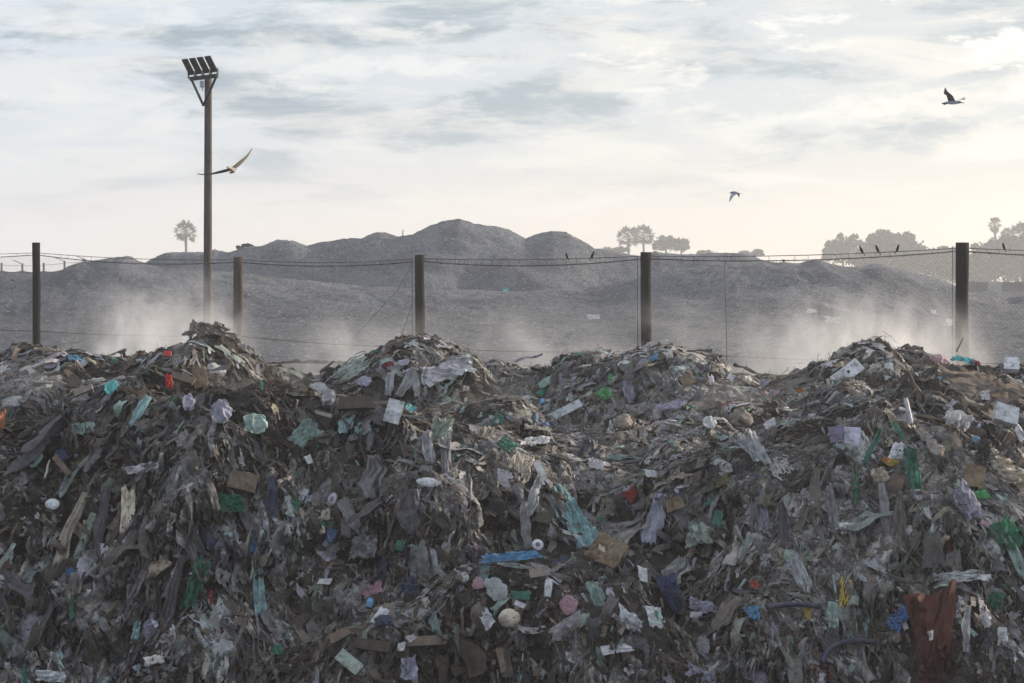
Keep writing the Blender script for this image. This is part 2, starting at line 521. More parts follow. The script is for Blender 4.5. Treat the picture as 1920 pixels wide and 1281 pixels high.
def mound_z(X, Y):
    px = np.array([p[0] for p in CREST], float); py = np.array([p[1] for p in CREST], float)
    yc = 21.6 + 0.35 * np.sin(X * 0.9 + 1) + 0.25 * np.sin(X * 2.1)
    zc = np.interp(X, (px - 960) / F * 21.6, (560 - py) / F * 21.6)
    yt = 18.95 + 0.22 * np.sin(X * 1.3) + 0.16 * np.sin(X * 3.1 + 2)
    s = np.clip((Y - yt) / (yc - yt), 0, 1)
    face = -4.3 + (zc + 4.3) * (0.6 * s + 0.4 * np.sin(s * math.pi / 2))
    t = np.clip((Y - yc) / (30 - yc), 0, 1)
    plat = zc + (-1.42 - zc) * t - (0.22 + 0.30 * np.clip((-0.2 - X) / 1.5, 0, 1) + 0.18 * np.clip((X - 3) / 1.5, 0, 1)) * np.sin(np.clip(t * 1.3, 0, 1) * math.pi) * np.clip((zc + 2.0) / .4, 0, 1)
    z = np.where(Y < yc, face, plat)
    t2 = np.clip((Y - 30) / 4.5, 0, 1)
    z = np.where(Y > 30, -1.42 - 0.9 * t2 * t2 * (3 - 2 * t2), z)
    t3 = np.clip((Y - 33) / 3, 0, 1)
    for (bx, by, d, rx, ry, k) in BUMPS:
        c = W3(bx, by, d)
        r = np.sqrt(((X - c.x) / rx) ** 2 + ((Y - c.y) / ry) ** 2 + 0.12) - 0.346
        z = smax(z, c.z - 0.05 - k * (1.15 * r + 0.45 * r * r), 0.12)
    return z


mx_ = np.arange(-10.2, 10.2, 0.026)
my_ = axis((16.9, 18.2, 0.05), (18.2, 23.2, 0.016), (23.2, 31, 0.032), (31, 36, 0.08))
MX, MY = np.meshgrid(mx_, my_)
MZ = mound_z(MX, MY)


def normals(X, Y, Z):
    gy_ = np.gradient(Z, my_, axis=0); gx_ = np.gradient(Z, mx_, axis=1)
    n = np.stack([-gx_, -gy_, np.ones_like(Z)], -1)
    return n / np.linalg.norm(n, axis=-1)[..., None]


Ns = normals(MX, MY, MZ)
Ps = np.stack([MX, MY, MZ], -1)
D = 0.19 * fbm(Ps * 1.15, 2) + 0.17 * np.abs(fbm(Ps * np.array([2.6, 2.6, 3.4]), 2)) + 0.08 * np.abs(fbm(Ps * 6.5 + 5, 2)) + 0.04 * fbm(Ps * 15, 2)
hang = np.clip((1 - Ns[..., 2]) * 3, 0, 1)          # draped columns and gullies on the steep face
D += hang * .42 * perlin(Ps * np.array([.95, .5, .45]) + 31)
D += hang * 0.06 * np.abs(fbm(Ps * np.array([5.0, 2.0, 0.9]), 2))
P = Ps + Ns * D[..., None]


def mxfilt(A, k, ax):
    out = A
    sft = 1
    while sft <= k:
        out = np.maximum(out, np.maximum(np.roll(out, sft, ax), np.roll(out, -sft, ax)))
        sft *= 2
    return out


def blur(A, k, ax):
    c_ = np.cumsum(np.concatenate([np.repeat(A.take([0], ax), k + 1, ax), A, np.repeat(A.take([-1], ax), k, ax)], ax), ax)
    n = A.shape[ax]
    hi = c_.take(np.arange(2 * k + 1, n + 2 * k + 1), ax); lo = c_.take(np.arange(0, n), ax)
    return (hi - lo) / (2 * k + 1)


Dh = mxfilt(mxfilt(D, 2, 0), 2, 1)
for _ in range(2):
    Dh = blur(blur(Dh, 4, 0), 4, 1)
Dl = blur(blur(mxfilt(mxfilt(D, 1, 0), 1, 1), 2, 0), 2, 1)


def regrid(Q3):
    """height over the ground grid of a surface that was pushed along its normals"""
    ix = np.clip(np.rint(np.interp(Q3[..., 0], mx_, np.arange(len(mx_)))).astype(int), 0, len(mx_) - 1)
    iy = np.clip(np.rint(np.interp(Q3[..., 1], my_, np.arange(len(my_)))).astype(int), 0, len(my_) - 1)
    Z = np.full(MX.shape, -99.0)
    np.maximum.at(Z, (iy.ravel(), ix.ravel()), Q3[..., 2].ravel())
    for _ in range(14):
        hole = Z < -50
        if not hole.any():
            break
        Z = np.where(hole, mxfilt(mxfilt(Z, 1, 0), 1, 1), Z)
    return Z


ZL = regrid(Ps + Ns * (Dl + .012)[..., None])             # where limp litter comes to rest
ZH = regrid(Ps + Ns * (Dh + .015)[..., None])
# soil colour: dark brown damp soil, greyer and paler in patches
sc = 0.5 + 0.5 * np.clip(fbm(Ps * 0.9 + 3, 3) * 1.6, -1, 1)
soilc = np.array([0.034, 0.031, 0.029]) * (1 - sc[..., None]) + np.array([0.080, 0.072, 0.067]) * sc[..., None]
mound = link('refuse_terrain', mesh('refuse_terrain', P.reshape(-1, 3), gridq(len(mx_), len(my_)), None, soilc.reshape(-1, 3)), None, M['soil'])
tag(mound, 'dark soil heaps of the landfill under the litter', None, None, 'structure')


def look(A, x, y):
    """bilinear lookup of a mound array at world x, y"""
    fi = np.interp(x, mx_, np.arange(len(mx_))); fj = np.interp(y, my_, np.arange(len(my_)))
    i = np.clip(fi.astype(int), 0, len(mx_) - 2); j = np.clip(fj.astype(int), 0, len(my_) - 2)
    u = fi - i; v = fj - j
    if A.ndim == 3:
        u = u[..., None]; v = v[..., None]
    return (A[j, i] * (1 - u) + A[j, i + 1] * u) * (1 - v) + (A[j + 1, i] * (1 - u) + A[j + 1, i + 1] * u) * v


def onto(px, py):
    """first point of the (swollen) mound along the line of sight; the crest when the line passes above"""
    y = np.arange(17.0, 33.5, 0.02)
    x = (px - 960) / F * y
    z = (560 - py) / F * y
    gap = z - look(ZH, x, y)
    k = np.nonzero(gap < 0)[0]
    i = k[0] if len(k) else int(np.argmin(gap))
    return Vector((x[i], y[i], z[i]))


Nb = Ns.copy()
for ax in (0, 1):
    Nb = blur(Nb, 14, ax)


def frame(c, rot, face=0.45):
    n = look(Nb, np.array(c.x), np.array(c.y))
    n = Vector(n).normalized()
    v = c.normalized()
    n = (n * (1 - face) - v * face).normalized()
    t = Vector((1, 0, 0)); t = (t - n * t.dot(n)).normalized()
    u = n.cross(t)
    a = R(rot)
    return t * math.cos(a) + u * math.sin(a), u * math.cos(a) - t * math.sin(a), n


def conform(V, n, amt=0.85, lo=-0.10, hi=0.4):
    n = np.array(n)
    dz = look(ZH, V[:, 0], V[:, 1]) - V[:, 2]
    return V + n[None] * (np.clip(dz * max(n[2], 0.25), lo, hi) * amt)[:, None]


# ------------------------------------------------------------------ loose litter: countless small pieces
PAL = {
    'white': (.56, .56, .585), 'offwhite': (.52, .51, .50), 'pale': (.46, .48, .50), 'grey': (.30, .30, .32), 'dgrey': (.12, .12, .135), 'black': (.03, .03, .034),
    'sage': (.30, .36, .31), 'mint': (.36, .50, .46), 'aqua': (.34, .54, .56), 'teal': (.10, .42, .44), 'green': (.04, .21, .12), 'lime': (.10, .42, .15),
    'emerald': (.055, .21, .15), 'blue': (.055, .135, .30), 'sky': (.12, .30, .50), 'navy': (.05, .065, .12), 'lilac': (.40, .40, .50), 'purple': (.14, .12, .19),
    'beige': (.42, .37, .30), 'cream': (.56, .50, .40), 'tan': (.185, .14, .095), 'brown': (.145, .112, .088), 'umber': (.074, .060, .050), 'taupe': (.235, .205, .178),
    'red': (.38, .04, .036), 'rust': (.080, .031, .026), 'maroon': (.16, .03, .04), 'pink': (.44, .27, .32), 'orange': (.55, .17, .05), 'yellow': (.42, .32, .07), 'olive': (.16, .15, .08)}
FILM_W = dict(white=3.5, offwhite=5, pale=7, grey=15, dgrey=17, black=6, sage=6, mint=2.6, aqua=.9, teal=.4, green=.6, blue=.4, sky=.3, navy=2.0,
              lilac=3.5, beige=6, brown=20, taupe=19, umber=22, red=.2, pink=.35, orange=.12, yellow=.12, tan=3, emerald=.25)
fk = list(FILM_W); fw = np.array([FILM_W[k] for k in fk]); fw = fw / fw.sum()
fcol = np.array([PAL[k] for k in fk])


def film_t(seed, nu=9, nv=11):
    r = np.random.default_rng(seed)
    a, b = np.meshgrid(np.linspace(-.5, .5, nu), np.linspace(-.5, .5, nv))
    q = np.stack([a * 2.2 + seed * 3.1, b * 2.2, a * 0 + seed], -1)
    rad = 1 + 0.38 * perlin(np.stack([np.cos(np.arctan2(b, a)) * 1.3 + seed, np.sin(np.arctan2(b, a)) * 1.3, a * 0 + 7.7], -1))
    n = 0.42 * np.abs(perlin(q)) - 0.16 + 0.30 * np.abs(perlin(q * 2.0 + 4)) + 0.12 * np.abs(perlin(q * 4.5))
    curl = r.uniform(0.3, 2.2) * r.choice([-1, 1])
    ang = b * curl
    x = a * rad + 0.12 * perlin(q * 1.5 + 9)
    y = np.sin(ang) / curl * rad
    z = n + (1 - np.cos(ang)) / curl * 0.8
    return np.stack([x, y, z], -1).reshape(-1, 3), gridq(nu, nv), None


def strip_t(seed, nu=5, nv=20):
    r = np.random.default_rng(seed + 100)
    a, b = np.meshgrid(np.linspace(-.5, .5, nu), np.linspace(0, 1, nv))
    wd = r.uniform(.05, .20) * (0.55 + 0.8 * np.interp(b, [0, .3, .7, 1], [r.uniform(.3, .9), r.uniform(.5, 1.1), r.uniform(.6, 1.2), r.uniform(.05, .8)]))
    x = a * wd + 0.13 * perlin(np.stack([b * 2.6 + seed * 3.7, b * 0, a * 0 + .3], -1)) + 0.03 * perlin(np.stack([b * 6 + seed, a * 2, a * 0], -1))
    z = 0.13 * (.4 - np.abs(perlin(np.stack([a * r.uniform(2, 4) + seed * 1.7, b * 1.6, a * 0 + seed], -1))) * 1.5) + 0.06 * perlin(np.stack([b * 3 + seed, a, a * 0 + 2], -1))
    y = -b + 0.03 * perlin(np.stack([a * 6, b * 2, a * 0 + seed], -1))
    return np.stack([x, y, z], -1).reshape(-1, 3), gridq(nu, nv), None


def clod_t(seed, sub=1):
    bm = bmesh.new()
    bmesh.ops.create_icosphere(bm, subdivisions=sub, radius=0.5)
    bm.verts.index_update()
    V = np.array([v.co[:] for v in bm.verts]); T = np.array([[v.index for v in f.verts] for f in bm.faces])
    bm.free()
    r = np.random.default_rng(seed + 300)
    V = V * (1 + 0.75 * perlin(V * 1.9 + seed * 5.3) + 0.3 * perlin(V * 5 + seed))[:, None]
    V *= np.array([1, r.uniform(.55, 1), r.uniform(.4, .8)])
    return V, None, T


def chip_t(seed):
    r = np.random.default_rng(seed + 500)
    n = 4
    L = np.linspace(-.5, .5, n)
    w = r.uniform(.10, .30) * r.uniform(.75, 1.1, n); h = r.uniform(.04, .11) * r.uniform(.8, 1.1, n)
    bend = r.uniform(-.12, .12)
    V = []
    for k in range(n):
        for (sa, sb) in ((-1, -1), (1, -1), (1, 1), (-1, 1)):
            V.append([L[k] + r.uniform(-.05, .05) * (k in (0, n - 1)), sa * w[k] / 2 + bend * L[k] ** 2 * 4, sb * h[k] / 2 + r.normal() * .008])
    Q = list(gridq(4, n, True)) + [[3, 2, 1, 0], [4 * n - 4, 4 * n - 3, 4 * n - 2, 4 * n - 1]]
    return np.array(V), np.array(Q), None


def twig_t(seed):
    r = np.random.default_rng(seed + 700)
    t = np.linspace(0, 1, 7)
    p = np.stack([t - .5, .12 * np.cumsum(r.normal(size=7)) * .6, .10 * np.cumsum(r.normal(size=7)) * .6], -1)
    b = MB().tube(p, .012 * (1.2 - .7 * t), 3, cap=False)
    return b.v[0], b.q[0], None


def scatter(name, label, templates, n, size, colf, weight, matname, orient, off, smooth, aspect=None, bundles=0):
    """n pieces over the mound; weight(px,py,x,y,z,ns) thins them; one mesh"""
    xs, ys = [], []
    got = 0
    while got < n:
        k = n * 3
        ks = int(k * .8)              # most where the view can reach, the rest all over the heap
        i = rng.integers(0, len(VIS), ks)
        x1 = VIS[i, 0] + rng.normal(size=ks) * .03; y1 = VIS[i, 1] + rng.normal(size=ks) * .03
        x = np.concatenate([x1, rng.uniform(-9.5, 9.5, k - ks)]); y = np.concatenate([y1, 18.6 + 13.5 * rng.random(k - ks)])
        ns = look(Ns, x, y)
        z = look(P[..., 2], x, y)
        px = 960 + F * x / y; py = 560 - F * z / y
        w = weight(px, py, x, y, z, ns) * (np.abs(px - 960) < 1150) * (py < 1420)
        w = w / WMAX
        keep = rng.random(k) < w
        xs.append(x[keep]); ys.append(y[keep]); got += keep.sum()
    x = np.concatenate(xs); y = np.concatenate(ys)
    sh = rng.permutation(len(x))[:n]
    x = x[sh]; y = y[sh]
    if bundles:                       # most strips hang together from a ledge or a snag
        grp = rng.integers(0, bundles, n)
        inb = rng.random(n) < .72
        x = np.where(inb, x[grp] + rng.normal(size=n) * rng.uniform(.05, .16, bundles)[grp], x)
        y = np.where(inb, y[grp] + rng.normal(size=n) * .05, y)
    pos = np.stack([look(P[..., 0], x, y), look(P[..., 1], x, y), look(P[..., 2], x, y)], -1)
    nr = look(Ns, x, y)
    px = 960 + F * pos[:, 0] / pos[:, 1]; py = 560 - F * pos[:, 2] / pos[:, 1]
    s = size(n, px, py)
    if aspect is None:
        asp = np.ones((n, 3))
    else:
        asp = aspect(n)
    cols = colf(n, px, py, pos)
    mud_shade = dark_zone(px, py) * np.clip(.6 + .8 * perlin(pos * 1.3 + 3), 0, 1)          # litter caked in wet black soil; in the hollows, shade painted into its colour
    cols = cols * (1 - .66 * mud_shade[:, None]) + np.array([.016, .013, .011]) * mud_shade[:, None] * .6
    if bundles:
        gl = cols[grp].mean(1, keepdims=True) * np.array([1.04, 1.0, .95])
        cols = np.where(inb[:, None], gl * .6 + cols * .4, cols)
        s = np.where(inb, s[grp] * rng.uniform(.5, 1.25, n), s)
    tid = rng.integers(0, len(templates), n)
    # frames
    nr = nr + rng.normal(size=(n, 3)) * orient[1]
    nr /= np.linalg.norm(nr, axis=1)[:, None]
    if orient[0] == 'hang':
        upv = np.array([0, 0, 1.0]) + rng.normal(size=(n, 3)) * np.array([orient[2][0], orient[2][1], 0])
    else:
        upv = rng.normal(size=(n, 3))
    tv = np.cross(upv, nr); tv /= np.linalg.norm(tv, axis=1)[:, None] + 1e-9
    uv = np.cross(nr, tv)
    VV, QQ, TT, CC = [], [], [], []
    base = 0
    for t, (V, Q, T) in enumerate(templates):
        ids = np.nonzero(tid == t)[0]
        if not len(ids):
            continue
        Vl = V[None] * (asp[ids] * s[ids, None])[:, None, :]
        Wd = pos[ids][:, None] + Vl[..., :1] * tv[ids][:, None] + Vl[..., 1:2] * uv[ids][:, None] + (Vl[..., 2:3] + off * s[ids][:, None, None]) * nr[ids][:, None]
        if orient[0] == 'hang':       # lie on the face all the way down
            f = Wd.reshape(-1, 3)
            dz = look(ZL, f[:, 0], f[:, 1]) - f[:, 2]
            f = f + np.clip(dz, -0.14, 0.3)[:, None] * np.repeat(nr[ids], V.shape[0], 0) * 0.85
            Wd = f.reshape(Wd.shape)
        m = len(V)
        idx = base + np.arange(len(ids)) * m
        if Q is not None:
            QQ.append((Q[None] + idx[:, None, None]).reshape(-1, 4))
        if T is not None:
            TT.append((T[None] + idx[:, None, None]).reshape(-1, 3))
        VV.append(Wd.reshape(-1, 3))
        CC.append(np.repeat(cols[ids], m, 0))
        base += len(ids) * m
    me = mesh(name, np.vstack(VV), np.vstack(QQ) if QQ else None, np.vstack(TT) if TT else None, np.vstack(CC), smooth)
    o = link(name, me, None, M[matname])
    return tag(o, label, 'litter', None, 'stuff')


def gauss(px, py, cx, cy, rx, ry):
    return np.exp(-(((px - cx) / rx) ** 2 + ((py - cy) / ry) ** 2))


# where lines of sight meet the heap (and a margin round the frame)
WMAX = 2.0
VIS = []
for px_ in np.arange(-110, 2040, 6.0):
    ys_ = np.arange(18.4, 32.5, 0.03)
    xs_ = (px_ - 960) / F * ys_
    tz = look(P[..., 2], xs_, ys_) / ys_
    run = np.maximum.accumulate(np.concatenate([[-9], tz[:-1]]))
    up_ = np.nonzero(tz > run - .004)[0]
    gain = np.maximum(tz[up_] - run[up_], 0) * F + .35
    for j_, g_ in zip(up_, gain):
        VIS.extend([(xs_[j_], ys_[j_])] * int(min(12, 1 + g_ / 3)))
VIS = np.array(VIS)
KEEP = []                          # pixel ellipses of the large pieces: thinner litter on top of them

